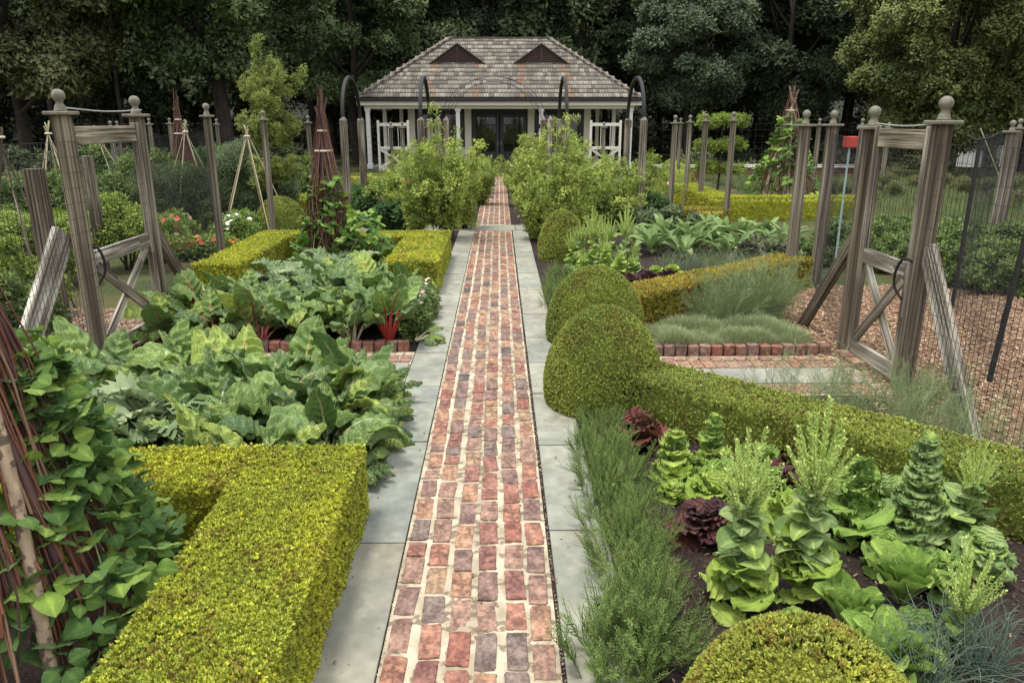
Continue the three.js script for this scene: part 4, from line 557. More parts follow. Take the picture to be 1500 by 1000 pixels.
{
  const W = M.wood, GL = -3.42, GR = 3.42, la = -6.41, lb = -7.85, ra = -5.74, rb = -6.82;
  post('weathered left gate post with ball finial, rust-streaked, covered with netting', null, GL, la, 2.41, W[3], 0, [0, 0.0]);
  post('weathered left gate post with ball finial, on the side of the dark prop', null, GL - 0.06, lb, 2.4, W[1], 0, [0, 0]);
  post('brown right gate post with ball finial, propped by the pale grey board', null, GR, ra, 2.34, W[2], 0, [0, 0]);
  post('dark right gate post with ball finial, propped by the dark board', null, GR, rb, 2.29, W[2], 0, [0, 0]);
  gate('weathered timber gate with pale cross braces between the left posts', GL - 0.03, la - 0.09, lb + 0.09, 0.06, 2.12, 1);
  gate('weathered timber gate with pale cross braces between the right posts', GR, ra - 0.09, rb + 0.09, 0.06, 2.1, -1);
  prop('pale blue-grey board propping the left gate post, behind netting', GL - 0.12, la + 0.04, la + 1.0, 1.24, W[4], 0.22, GL - 0.25);
  prop('dark brown board propping the far post of the left gate', GL - 0.06, lb - 0.06, lb - 1.0, 1.05, W[2], 0.14);
  prop('pale grey board propping the right gate post, behind netting', GR, ra + 0.06, ra + 0.98, 1.2, W[4], 0.17);
  prop('dark reddish-brown board propping the far post of the right gate', GR, rb - 0.06, rb - 1.05, 1.1, W[2], 0.13);
  for (const [x, z0, z1, h] of [[GL, la, lb, 2.24], [GR, ra, rb, 2.12]]) { const c = thing('tie_cable', x < 0 ? 'thin cable stretched over the left gate' : 'thin cable stretched over the right gate', 'cable'); part('cable', tube([V(x, h + 0.005, z0), V(x, h - 0.02, (z0 + z1) / 2), V(x, h, z1)], 0.006, 0.006, 5, 8), M.cable, c); }
  let p = G(90, 484); plainPost('short sawn-off brown post outside the left gate', null, p.x, p.z, 1.68, W[2], 0.15, [0, 0], false);
  p = G(126, 228, 1.67); plainPost('thin sawn-off post showing behind the rust-streaked gate post', null, p.x, p.z, 1.67, W[1], 0.12, [0, 0], false);
  p = G(326, 382); post('tall grey fence post with ball finial standing at the end of the U-shaped hedge', null, p.x, p.z, 2.41, W[1], 0.25);
  p = G(1155, 421); post('brown fence post with ball finial at the end of the bronze-topped hedge', null, p.x, p.z, 2.29, W[1], 0.3);
  p = G(1194, 412); post('brown fence post with ball finial next to the red marker box', null, p.x, p.z, 2.29, W[1], 0.3);
  // the fences beyond
  const far = [[217, 172, 20, 0.8], [247, 172, 22, 0.8], [270, 174, 21, 0.8], [316, 173, 22, 0.8], [358, 168, 19, 0.8], [384, 160, 14, 0.85], [450, 168, 17, 0.8], [990, 167, 17, 0.9], [998, 172, 24, 0.8], [1012, 167, 19, 0.9], [1035, 165, 18, 0.9], [1076, 162, 15.5, 0.9], [1202, 172, 20, 0.9], [1304, 178, 22, 0.9], [1265, 172, 19, 0.9], [1486, 174, 11, 0.85], [1497, 172, 13, 0.85], [572, 182, 24, 0.9], [589, 182, 24, 0.9], [885, 182, 24, 0.9], [170, 176, 24, 0.9], [160, 176, 18, 0.8]];
  for (const [px, py, d, w] of far) { const q = V(px - 750, 500 - py, -FOCAL).transformDirection(camM), t = d / -q.z; const h = Math.min(2.45, Math.max(2.1, EYE.y + q.y * t)); post(px < 600 ? (px > 560 ? 'slim grey post with ball finial in front of the cream trellis gate' : 'distant grey fence post with ball finial among the cane tepees') : px === 885 ? 'slim grey post with ball finial by the right trellis of the pavilion' : 'distant grey fence post with ball finial near the bright yellow hedge or the netting', px < 600 ? (px > 560 ? 'posts before the trellis gate' : 'distant fence posts on the left') : px === 885 ? null : 'distant fence posts on the right', EYE.x + q.x * t, -d, h, pick([W[0], W[1], W[0]]), rr(-0.2, 0.3), [0, 0], w); }
  const N = (l, g, a, b, h = 1.95, dx = 0.05, dy = 0.1, r) => netting(l, g, V(a[0], 0, a[1]), V(b[0], 0, b[1]), h, dx, dy, r);
  N('fine wire netting in front of the left gate post and its pale prop', null, [GL + 0.085, la - 0.05], [GL + 0.02, -4.3], 1.95, 0.05, 0.12, 0.0021);
  N('fine wire netting between the left gate and the tall grey post', null, [GL - 0.06, lb - 0.1], [-4.3, -11.85]);
  N('fine wire netting in front of the pale prop of the right gate', null, [GR - 0.085, ra + 0.05], [GR - 0.02, -4.2], 1.95, 0.05, 0.12, 0.0021);
  N('fine wire netting between the right gate and the brown fence posts', null, [GR, rb - 0.1], [4.4, -10.0]);
  N('dark deer netting hung between the black stakes', null, [4.3, -5.98], [5.53, -8.63], 1.95, 0.05, 0.1, 0.0012);
  N('dark deer netting running on from the black stake towards the far posts', null, [5.53, -8.63], [8.4, -12.6], 1.95, 0.1, 0.15, 0.0011);
  N('distant wire fence along the wood on the left', null, [-14, -25], [-3, -25.2], 2.0, 0.25, 0.2, 0.003);
  N('distant wire fence along the wood on the right', null, [5.5, -25.4], [17, -25], 2.0, 0.25, 0.2, 0.003);
  for (const [x, z, h, lx, t] of [[5.53, -8.63, 1.95, 0.0, 1], [4.3, -5.98, 1.95, 0.06, 0]]) { const g = thing('metal_stake', t ? 'black metal stake with a bent crossbar, holding deer netting' : 'black metal stake standing in the wood chips', 'stake', [x, 0, z]); g.rotation.z = -lx; part('rod', beam(0.035, h + 0.1, 0.035, 0.004).translate(0, h / 2 - 0.05, 0), M.iron, g); if (t) part('crossbar', tube([V(-0.16, h + 0.03, 0), V(-0.05, h - 0.02, 0), V(0.08, h, 0), V(0.2, h + 0.05, 0)], 0.014, 0.012, 5, 8), M.iron, g); else part('clip', beam(0.05, 0.05, 0.05).translate(0, h * 0.75, 0), M.iron, g); }
  { const q = G(1222, 400), x = q.x, z = q.z, g = thing('marker_stake', 'red plastic marker box on a pale blue stake at the right fence', 'marker', [x, 0, z]); const h = heightAt(x, z, 210); g.rotation.z = 0; part('stake', beam(0.022, h + 0.05, 0.022, 0.003).translate(0.0, h / 2 - 0.03, 0), M.bluestick, g); part('box', beam(0.17, 0.15, 0.1, 0.01).translate(0, h + 0.02, 0), M.redplastic, g); }
  { const q = G(1430, 300), g = thing('bamboo_cane', 'long pale cane leaning behind the black stake', 'cane', [0, 0, 0]); part('rod', tube([V(q.x + 0.3, 0, q.z + 1), V(q.x - 0.6, 1.95, q.z + 0.6)], 0.014, 0.012, 5, 2), M.bamboo, g); }
}
// ---------------------------------------------------------------- tepees and climbing beans
seed(42);
function twigTepee(label, x, z, h, r, nTwig, opt = {}) {
  const g = thing('twig_tepee', label, 'plant support', [x, 0, z], rnd() * 6, opt.group);
  for (let i = 0; i < (opt.poles || 6); i++) { const a = i / (opt.poles || 6) * 6.283 + rr(-0.2, 0.2), c = V(Math.cos(a), 0, Math.sin(a)); part('pole', tube([c.clone().multiplyScalar(r).setY(-0.05), c.clone().multiplyScalar(r * 0.55).setY(h * 0.48).add(V(rr(-0.03, 0.03), 0, rr(-0.03, 0.03))), c.clone().multiplyScalar(r * 0.06).setY(h * 0.86), c.clone().multiplyScalar(-r * rr(0.1, 0.3)).setY(h * rr(0.95, 1.07))], opt.pr || 0.024, 0.013, 6, 8), opt.poleMat || M.birch, g); }
  const make = (i) => { const a = rnd() * 6.283, sp = opt.spin ? rr(...opt.spin) : rr(0.25, 0.9) * (rnd() < 0.5 ? -1 : 1), y0 = rr(-0.02, h * (opt.hang || 0.25)), y1 = h * rr(0.55, 1.14), rr0 = r * (1 - y0 / h) * rr(0.9, 1.12), pts = []; for (let k = 0; k <= 4; k++) { const t = k / 4, y = lerp(y0, y1, t), q = Math.max(0.03, rr0 * (1 - (y - y0) / (h * 1.0 - y0) * 0.93) * (1 + rr(-1, 1) * (opt.wig ?? 0.28))) , b = a + sp * t + rr(-0.12, 0.12) * (opt.wig ? 0.5 : 1); pts.push(V(Math.cos(b) * q, y, Math.sin(b) * q)); } return tube(pts, rr(0.005, 0.009) * (opt.ts || 1), 0.002 * (opt.ts || 1), 4, 8); };
  if (opt.singly) for (let i = 0; i < nTwig; i++) part('willow_rod', make(i), pick(M.twig), g);
  else { const by = M.twig.map(() => []); for (let i = 0; i < nTwig; i++) by[i % 4].push(make(i)); by.forEach((l, i) => part('willow_rods', joined(l), M.twig[i], g).userData.kind = 'stuff'); }
  for (const t of [0.86, 0.74]) part('tie', new THREE.TorusGeometry(Math.max(0.05, r * (1 - t) * 1.25), 0.014, 5, 18).rotateX(Math.PI / 2).translate(0, h * t, 0), M.tie, g);
  return g;
}
const beanLeaf = [0, 1, 2].map(() => { const l = []; for (const [a, s] of [[0, 1], [1.35, 0.85], [-1.35, 0.85]]) { const b = bladeGeo({ L: 0.105 * s, W: 0.09 * s, v0: 0.05, a0: 1.1, a1: rr(1.7, 2.3), bow: -0.014, ruf: 0.003, rf: 8, puck: 0.002, pk: 4, fold: 0.2, blis: 0.005, shape: q => Math.pow(Math.sin(Math.PI * Math.pow(clamp(q), 0.6)), 0.75), nv: 9, nu: 6, rib: 0.5 }).blade; b.translate(0, 0, 0.02); b.rotateY(a); l.push(b); } return { blade: joined(l) }; });
const beanMats = [[0.09, 0.18, 0.035], [0.13, 0.235, 0.045], [0.06, 0.13, 0.03], [0.20, 0.31, 0.055]].map(c => leafMat(c, { vc: true, coat: 0.15, bump: 0.004 }));
function beans(label, group, x, z, h, r, n, ay0, ay1, s = 1, o = {}) { // vine leaves hanging over a cone
  const g = thing('bean_vine', label, 'bean plant', [x, 0, z], 0, group);
  for (let i = 0; i < (o.vines || 6); i++) { const a = lerp(ay0, ay1, rnd()), pts = []; for (let k = 0; k <= 5; k++) { const t = k / 5, q = r * (1 - t * 0.85) * 1.04, b = a + t * 1.2 + rr(-0.15, 0.15); pts.push(V(Math.sin(b) * q, t * h * 0.95, Math.cos(b) * q)); } part('vine', tube(pts, 0.004, 0.002, 4, 10), LC.stem, g); }
  for (let i = 0; i < n; i++) { const t = rnd() ** (o.low || 1.3), a = lerp(ay0, ay1, rnd()), q = r * (1 - t * 0.85) * rr(0.95, 1.2) + 0.02, m = addLeaf(g, pick(beanLeaf), pick(beanMats), null, a + rr(-1.5, 1.5), rr(-0.5, 1.2), s * rr(0.5, 1.35), t * h + 0.05, 0); m.rotation.z = rr(-0.7, 0.7); m.position.x = Math.sin(a) * q + rr(-0.05, 0.05); m.position.z = Math.cos(a) * q + rr(-0.05, 0.05); }
  return g;
}
{
  const tx = -1.87, tz = -2.55;
  const near = twigTepee('red willow-rod tepee with a thick birch pole, inside the L-shaped hedge', tx, tz, 2.4, 0.52, 280, { singly: true, hang: 0.38, poles: 3, pr: 0.022, poleMat: M.twig[2], ts: 0.85, spin: [-0.25, 0.3], wig: 0.09 }); near.rotation.y = 2.0; { const b = V(0.44, -0.05, 0.36), t = V(0.12, 2.05, 0.0); b.applyAxisAngle(UPV, -2.0); t.applyAxisAngle(UPV, -2.0); part('pole', tube([b, b.clone().lerp(t, 0.5).add(V(0.03, 0, 0.02)), t], 0.026, 0.02, 8, 10), M.birch, near); }
  beans('climbing bean with broad leaves on the near willow tepee', null, tx + 0.14, tz - 0.14, 1.25, 0.52, 400, 0.2, 3.4, 0.85, { vines: 9, low: 1.0 });
  beans('bean plant with bright leaves between the near tepee and the cardoons', null, -2.7, -4.15, 0.95, 0.5, 130, 0, 6.28, 1.05, { vines: 4, low: 0.8 });
  const mx = -2.42, mz = -11.25;
  twigTepee('tall reddish twig tepee bound near the top, standing inside the U-shaped hedge', mx, mz, 2.32, 0.36, 150, { ts: 1.15, wig: 0.4, hang: 0.35, poles: 7, pr: 0.028, poleMat: M.twig[2] });
  beans('climbing bean on the tall twig tepee', null, mx, mz, 1.3, 0.5, 300, 0, 6.28, 1.1, { vines: 9, low: 1.1 });
  beans('bright bean foliage spilling beside the tall twig tepee', null, -1.85, -10.95, 0.85, 0.5, 110, 0, 6.28, 1.1, { vines: 4 });
  // canes and tepees of the kitchen garden on the left
  const cane = (label, group, px, py, topy, r, n, mat = M.bamboo, d) => { const q = V(px - 750, 500 - topy, -FOCAL).transformDirection(camM), t = d / -q.z, x = EYE.x + q.x * t, z = -d, h = EYE.y + q.y * t; const g = thing('cane_tepee', label, 'plant support', [x, 0, z], rnd() * 6, group); for (let i = 0; i < n; i++) { const a = i / n * 6.283; part('cane', tube([V(Math.cos(a) * r, -0.03, Math.sin(a) * r), V(-Math.cos(a) * 0.05, h * rr(0.97, 1.05), -Math.sin(a) * 0.05)], 0.013, 0.01, 5, 2), mat, g); } part('tie', new THREE.TorusGeometry(0.045, 0.016, 5, 10).rotateX(Math.PI / 2).translate(0, h * 0.93, 0), M.tie, g); };
  cane('bamboo cane tepee behind the left gate, beside the dark shrubs', 'bamboo tepees on the left', 270, 0, 182, 0.75, 6, M.bamboo, 16); cane('bamboo cane tepee behind the left gate, beside the dark shrubs', 'bamboo tepees on the left', 360, 0, 188, 0.75, 5, M.bamboo, 14.5); cane('bamboo cane tepee behind the left gate, beside the dark shrubs', 'bamboo tepees on the left', 140, 0, 190, 0.9, 6, M.bamboo, 15);
  cane('narrow cane tepee just behind the netted gate post', null, 68, 0, 182, 0.6, 5, M.bamboo, 13); cane('weathered grey-brown cane tepee beside the short sawn-off post', null, -6, 0, 180, 0.45, 5, M.wood[3], 8.5);
  { const q = G(300, 300), g = twigTepee('reddish twig tepee behind the tall grey post on the left', -7.0, -17.5, 2.5, 0.36, 60, { ts: 1.6, poles: 5, poleMat: M.twig[2] }); }
  twigTepee('stick tepee overgrown with vine inside the bright yellow hedge', 7.25, -19.0, 2.75, 0.7, 40, { ts: 1.6, poles: 6, pr: 0.04 });
  beans('dark green vine climbing the stick tepee', null, 7.25, -19.0, 2.2, 0.8, 230, 0, 6.28, 1.6, { vines: 6, low: 1.2 });
}

// ---------------------------------------------------------------- pavilion
{
  seed(51);
  const CX = 0.15, ZE = -33.2, HW = 6.0, D = 7.5, HE = 3.02, HR = 5.72, ZR = ZE - D / 2, RL = 2.25;
  const g = thing('garden_pavilion', 'cream garden pavilion with shingled hip roof, open side porches and dark double doors', 'building', [CX, 0, 0]);
  const box = (name, x0, x1, y0, y1, z0, z1, mat, parent = g) => part(name, beam(x1 - x0, y1 - y0, Math.abs(z1 - z0), 0.008).translate((x0 + x1) / 2, (y0 + y1) / 2, (z0 + z1) / 2), mat, parent);
  box('floor_slab', -5.9, 5.9, 0.0, 0.1, ZE - 0.3, ZE - D + 0.3, M.stone);
  // roof: closed deck and rows of separate shingles over it
  const E = [[-HW, ZE], [HW, ZE], [HW, ZE - D], [-HW, ZE - D]].map(([x, z]) => V(x, HE, z)), A = V(-RL, HR, ZR), B = V(RL, HR, ZR);
  const deck = new THREE.BufferGeometry(), f = []; const tr = (a, b, c) => f.push(a.x, a.y, a.z, b.x, b.y, b.z, c.x, c.y, c.z); const lo = v => v.clone().setY(v.y - 0.05);
  const Q = E.map(lo), a2 = lo(A), b2 = lo(B); tr(Q[0], Q[1], b2); tr(Q[0], b2, a2); tr(Q[1], Q[2], b2); tr(Q[2], Q[3], a2); tr(Q[2], a2, b2); tr(Q[3], Q[0], a2); tr(Q[0], Q[3], Q[2]); tr(Q[0], Q[2], Q[1]);
  deck.setAttribute('position', new THREE.Float32BufferAttribute(f, 3)); deck.setAttribute('uv', new THREE.Float32BufferAttribute(new Float32Array(f.length / 3 * 2), 2)); deck.computeVertexNormals();
  const roof = part('roof', deck, M.louver, g);
  const tones = [[0.38, 0.375, 0.355], [0.31, 0.305, 0.29], [0.46, 0.455, 0.435], [0.235, 0.225, 0.21], [0.42, 0.30, 0.22], [0.58, 0.56, 0.545]], bins = tones.map(() => []), streak = [-2.9, -0.97, 0.97, 2.95];
  const shingle = (e0, e1, r0, r1) => { // one slope between its eave line and its upper line
    const up = r0.clone().add(r1).multiplyScalar(0.5).sub(e0.clone().add(e1).multiplyScalar(0.5)), slope = Math.hypot(up.y, Math.hypot(up.x, up.z)), rows = 15, n = V().crossVectors(e1.clone().sub(e0), up).normalize(); if (n.y < 0) n.negate();
    const along = e1.clone().sub(e0).normalize(), upn = up.clone().normalize(), rh = slope / rows;
    for (let r = 0; r < rows; r++) {
      const t = r / rows, l = e0.clone().lerp(r0, t), q = e1.clone().lerp(r1, t), len = l.distanceTo(q); let s = 0, first = rr(0.06, 0.2);
      while (s < len - 0.03) {
        const w = Math.min(first || rr(0.12, 0.26), len - s); first = 0; const c = l.clone().addScaledVector(along, s + w / 2).addScaledVector(upn, rh * 0.62 + rr(-0.008, 0.008)).addScaledVector(n, 0.016 + rr(0, 0.01));
        const b = new THREE.BoxGeometry(w - 0.008, rh * 1.2, 0.034); b.applyMatrix4(new THREE.Matrix4().makeBasis(along, upn.clone().addScaledVector(n, -0.09).normalize(), n).setPosition(c));
        const rust = streak.some(x => Math.abs(c.x - x) < 0.16) && c.y < 4.75 && Math.abs(n.z) > 0.3 && rnd() < 0.75; bins[rust ? 4 : Math.floor(rnd() ** 1.1 * 4) === 4 ? 0 : rnd() < 0.12 ? 5 : Math.floor(rnd() * 4)].push(b); s += w;
      }
    }
  };
  shingle(E[0], E[1], A, B); shingle(E[1], E[2], B, B.clone().addScaledVector(V(0, 0, 1), -0.01)); shingle(E[3], E[0], A.clone().addScaledVector(V(0, 0, 1), -0.01), A);
  bins.forEach((l, i) => l.length && (part('shingles', joined(l), S(tones[i], { map: texWood }), roof).userData.kind = 'stuff'));
  part('ridge_cap', strutGeo(V(-RL - 0.1, HR + 0.02, ZR), V(RL + 0.1, HR + 0.02, ZR), 0.22, 0.05), S(tones[0], { map: texWood }), roof);
  for (const [e, r] of [[E[0], A], [E[1], B]]) part('hip_cap', strutGeo(e.clone().add(V(0, 0.02, 0)), r.clone().add(V(0, 0.05, 0)), 0.3, 0.06), S(tones[2], { map: texWood }), roof);
  // louvred gablets
  for (const sx of [-1.85, 1.85]) {
    const slope = (HR - HE) / (D / 2), zb = ZE - (4.58 - HE) / slope, w = 1.14, hg = 0.74, apex = V(sx, 4.58 + hg, zb + 0.12);
    const v = part('roof_vent', (() => { const s = new THREE.Shape([new THREE.Vector2(-w, 0), new THREE.Vector2(w, 0), new THREE.Vector2(0, hg)]); return new THREE.ExtrudeGeometry(s, { depth: 0.04, bevelEnabled: false }).translate(sx, 4.58, zb + 0.02); })(), M.darkpaint, roof);
    for (let k = 0; k < 8; k++) { const y = 0.04 + k * 0.085, hw = w * (1 - (y + 0.05) / hg) - 0.02; if (hw > 0.05) part('louver', new THREE.BoxGeometry(hw * 2, 0.05, 0.05).rotateX(0.6).translate(sx, 4.6 + y, zb + 0.085), M.louver, v); }
    part('mullion', new THREE.BoxGeometry(0.05, hg - 0.06, 0.03).translate(sx, 4.58 + (hg - 0.06) / 2, zb + 0.13), M.louver, v);
    for (const s of [-1, 1]) { const back = zb - hg / slope; const o = V(sx + s * (w + 0.1), 4.53, zb + 0.22), top = apex.clone().add(V(0, 0.05, 0.1)), tb = V(sx, 4.63 + hg, back - 0.05), ob = V(sx + s * (w + 0.1), 4.53, zb - 0.05); const q = new THREE.BufferGeometry(), d = V(0, -0.04, 0), P = [o, top, tb, ob], P2 = P.map(p => p.clone().add(d)), I = [0, 1, 2, 0, 2, 3, 4, 6, 5, 4, 7, 6, 0, 4, 5, 0, 5, 1, 1, 5, 6, 1, 6, 2, 3, 2, 6, 3, 6, 7, 0, 3, 7, 0, 7, 4]; const arr = []; for (const i of I) { const p = [...P, ...P2][i]; arr.push(p.x, p.y, p.z); } q.setAttribute('position', new THREE.Float32BufferAttribute(arr, 3)); q.setAttribute('uv', new THREE.Float32BufferAttribute(arr.filter((_, i) => i % 3 !== 1), 2)); q.computeVertexNormals(); part('vent_roof', q, S(tones[0], { map: texWood }), v); }
  }
  // eaves
  box('gutter', -HW - 0.02, HW + 0.02, HE - 0.13, HE - 0.02, ZE + 0.09, ZE - 0.02, M.gutter);
  box('fascia', -HW + 0.02, HW - 0.02, HE - 0.30, HE - 0.135, ZE - 0.03, ZE - 0.08, M.cream); box('beam', -5.75, 5.75, HE - 0.43, HE - 0.305, ZE - 0.24, ZE - 0.44, M.cream);
  for (const s of [-1, 1]) { box('fascia', s * HW - 0.03, s * HW + 0.03, HE - 0.3, HE - 0.07, ZE - 0.085, ZE - D + 0.05, M.cream); box('beam', s * 5.62 - 0.1, s * 5.62 + 0.1, HE - 0.43, HE - 0.306, ZE - 0.45, ZE - D + 0.3, M.cream); }
  box('soffit', -HW + 0.05, HW - 0.05, HE - 0.304, HE - 0.27, ZE - 0.085, ZE - D + 0.1, M.cream);
  // posts and walls
  const PT = HE - 0.43; for (const x of [-5.62, -1.78, 1.78, 5.62]) { const p = box('porch_post', x - 0.085, x + 0.085, 0.1, PT, ZE - 0.255, ZE - 0.425, M.white); box('base_block', x - 0.12, x + 0.12, 0.101, 0.32, ZE - 0.22, ZE - 0.46, M.white, p); box('cap_block', x - 0.12, x + 0.12, PT - 0.1, PT - 0.002, ZE - 0.22, ZE - 0.46, M.white, p); }
  const ZW = ZE - 2.0; for (const s of [-1, 1]) for (const x of [5.1, 4.6]) box('porch_post', s * x - 0.08, s * x + 0.08, 0.1, HE - 0.31, ZW + (x < 5 ? -1.5 : 0.4), ZW + (x < 5 ? -1.66 : 0.24), M.cream);
  for (const s of [-1, 1]) {
    box('pilaster', s * 3.95 - 0.15, s * 3.95 + 0.15, 0.1, HE - 0.31, ZW + 0.06, ZW - 0.16, M.cream); box('pilaster', s * 1.42 - 0.15, s * 1.42 + 0.15, 0.1, HE - 0.31, ZW + 0.06, ZW - 0.16, M.cream);
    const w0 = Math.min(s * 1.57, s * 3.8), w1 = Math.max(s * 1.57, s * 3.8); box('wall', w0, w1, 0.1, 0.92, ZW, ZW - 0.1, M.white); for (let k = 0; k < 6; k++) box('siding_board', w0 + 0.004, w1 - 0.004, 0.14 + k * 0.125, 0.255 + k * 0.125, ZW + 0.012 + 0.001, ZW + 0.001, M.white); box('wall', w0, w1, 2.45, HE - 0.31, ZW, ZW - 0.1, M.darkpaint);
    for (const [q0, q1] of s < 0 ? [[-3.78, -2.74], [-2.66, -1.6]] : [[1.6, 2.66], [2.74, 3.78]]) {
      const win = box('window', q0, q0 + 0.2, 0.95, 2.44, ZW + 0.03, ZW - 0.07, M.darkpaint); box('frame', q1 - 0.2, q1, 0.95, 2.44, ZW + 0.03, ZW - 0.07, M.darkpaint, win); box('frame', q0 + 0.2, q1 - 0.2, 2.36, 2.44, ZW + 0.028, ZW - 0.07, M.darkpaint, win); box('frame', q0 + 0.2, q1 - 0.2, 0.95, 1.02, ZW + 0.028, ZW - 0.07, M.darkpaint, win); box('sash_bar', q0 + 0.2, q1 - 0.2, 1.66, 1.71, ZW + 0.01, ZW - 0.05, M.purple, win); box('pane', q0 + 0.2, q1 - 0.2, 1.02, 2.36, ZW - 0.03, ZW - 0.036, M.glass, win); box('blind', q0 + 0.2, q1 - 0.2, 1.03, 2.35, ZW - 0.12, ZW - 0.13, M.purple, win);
    }
    box('sill', w0 - 0.02, w1 + 0.02, 0.921, 0.95, ZW + 0.09, ZW - 0.1, M.white);
    box('side_wall', s * 3.95 - 0.06, s * 3.95 + 0.06, 0.1, HE - 0.31, ZW - 0.165, ZE - D + 0.5, M.cream);
    // double door leaf
    const d0 = Math.min(s * 0.02, s * 1.24), d1 = Math.max(s * 0.02, s * 1.24), leaf = box('door', d0, d0 + 0.16, 0.1, 2.4, ZW - 0.02, ZW - 0.08, M.darkpaint); box('stile', d1 - 0.16, d1, 0.1, 2.4, ZW - 0.02, ZW - 0.08, M.darkpaint, leaf); box('rail', d0 + 0.16, d1 - 0.16, 0.1, 0.75, ZW - 0.022, ZW - 0.08, M.darkpaint, leaf); box('rail', d0 + 0.16, d1 - 0.16, 2.25, 2.4, ZW - 0.022, ZW - 0.08, M.darkpaint, leaf); box('muntin', (d0 + d1) / 2 - 0.02, (d0 + d1) / 2 + 0.02, 0.75, 2.25, ZW - 0.03, ZW - 0.07, M.darkpaint, leaf); for (const y of [1.1, 1.5, 1.9]) box('muntin', d0 + 0.16, d1 - 0.16, y, y + 0.03, ZW - 0.034, ZW - 0.066, M.darkpaint, leaf); box('pane', d0 + 0.16, d1 - 0.16, 0.75, 2.25, ZW - 0.048, ZW - 0.054, M.glass, leaf); box('handle', s * 0.07 - 0.015, s * 0.07 + 0.015, 1.05, 1.2, ZW + 0.02, ZW - 0.02, M.cable, leaf);
  }
  box('door_head', -1.27, 1.27, 2.41, HE - 0.31, ZW - 0.01, ZW - 0.09, M.darkpaint);
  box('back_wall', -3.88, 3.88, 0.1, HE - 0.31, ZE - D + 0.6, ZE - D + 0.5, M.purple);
  // cream trellis gates closing the side porches
  for (const s of [-1, 1]) {
    const t = thing('trellis_gate', s < 0 ? 'cream cross-braced trellis gate at the left porch of the pavilion' : 'cream cross-braced trellis gate at the right porch of the pavilion', 'gate', [CX + s * 4.45, 0, ZE + 0.55]);
    for (const x of [-0.62, 0.62]) part('stile', beam(0.1, 2.1, 0.06).translate(x, 1.07, 0), M.cream, t);
    for (const [y, h] of [[1.95, 0.13], [1.0, 0.12], [0.14, 0.14]]) part('rail', beam(1.13, h, 0.05).translate(0, y, 0), M.cream, t);
    part('brace', strutGeo(V(-0.56, 0.22, 0.01), V(0.56, 0.93, 0.01), 0.022, 0.09), M.cream, t); part('brace', strutGeo(V(-0.56, 0.93, -0.013), V(0.56, 0.22, -0.013), 0.022, 0.09), M.cream, t);
    for (const x of [-0.2, 0.2]) part('bar', beam(0.025, 0.9, 0.025).translate(x, 1.5, 0), M.cream, t);
  }
  for (const s of [-1, 1]) { // benches under the windows
    const b = thing('garden_bench', s < 0 ? 'dark slatted bench by the left window of the pavilion' : 'grey slatted bench by the right window of the pavilion', 'bench', [CX + s * 2.9, 0.1, ZE - 0.9]), m = s < 0 ? M.darkpaint : M.wood[0];
    for (let k = 0; k < 4; k++) part('seat_slat', beam(1.5, 0.03, 0.09).translate(0, 0.44, -0.15 + k * 0.105), m, b); for (let k = 0; k < 3; k++) part('back_slat', beam(1.5, 0.09, 0.025).translate(0, 0.58 + k * 0.13, -0.24), m, b);
    for (const x of [-0.68, 0.68]) { part('leg', beam(0.06, 0.42, 0.06).translate(x, 0.21, 0.14), m, b); part('leg', beam(0.06, 0.9, 0.05).translate(x, 0.45, -0.28), m, b); part('armrest', beam(0.06, 0.04, 0.48).translate(x * 1.06, 0.65, -0.04), m, b); }
  }
}
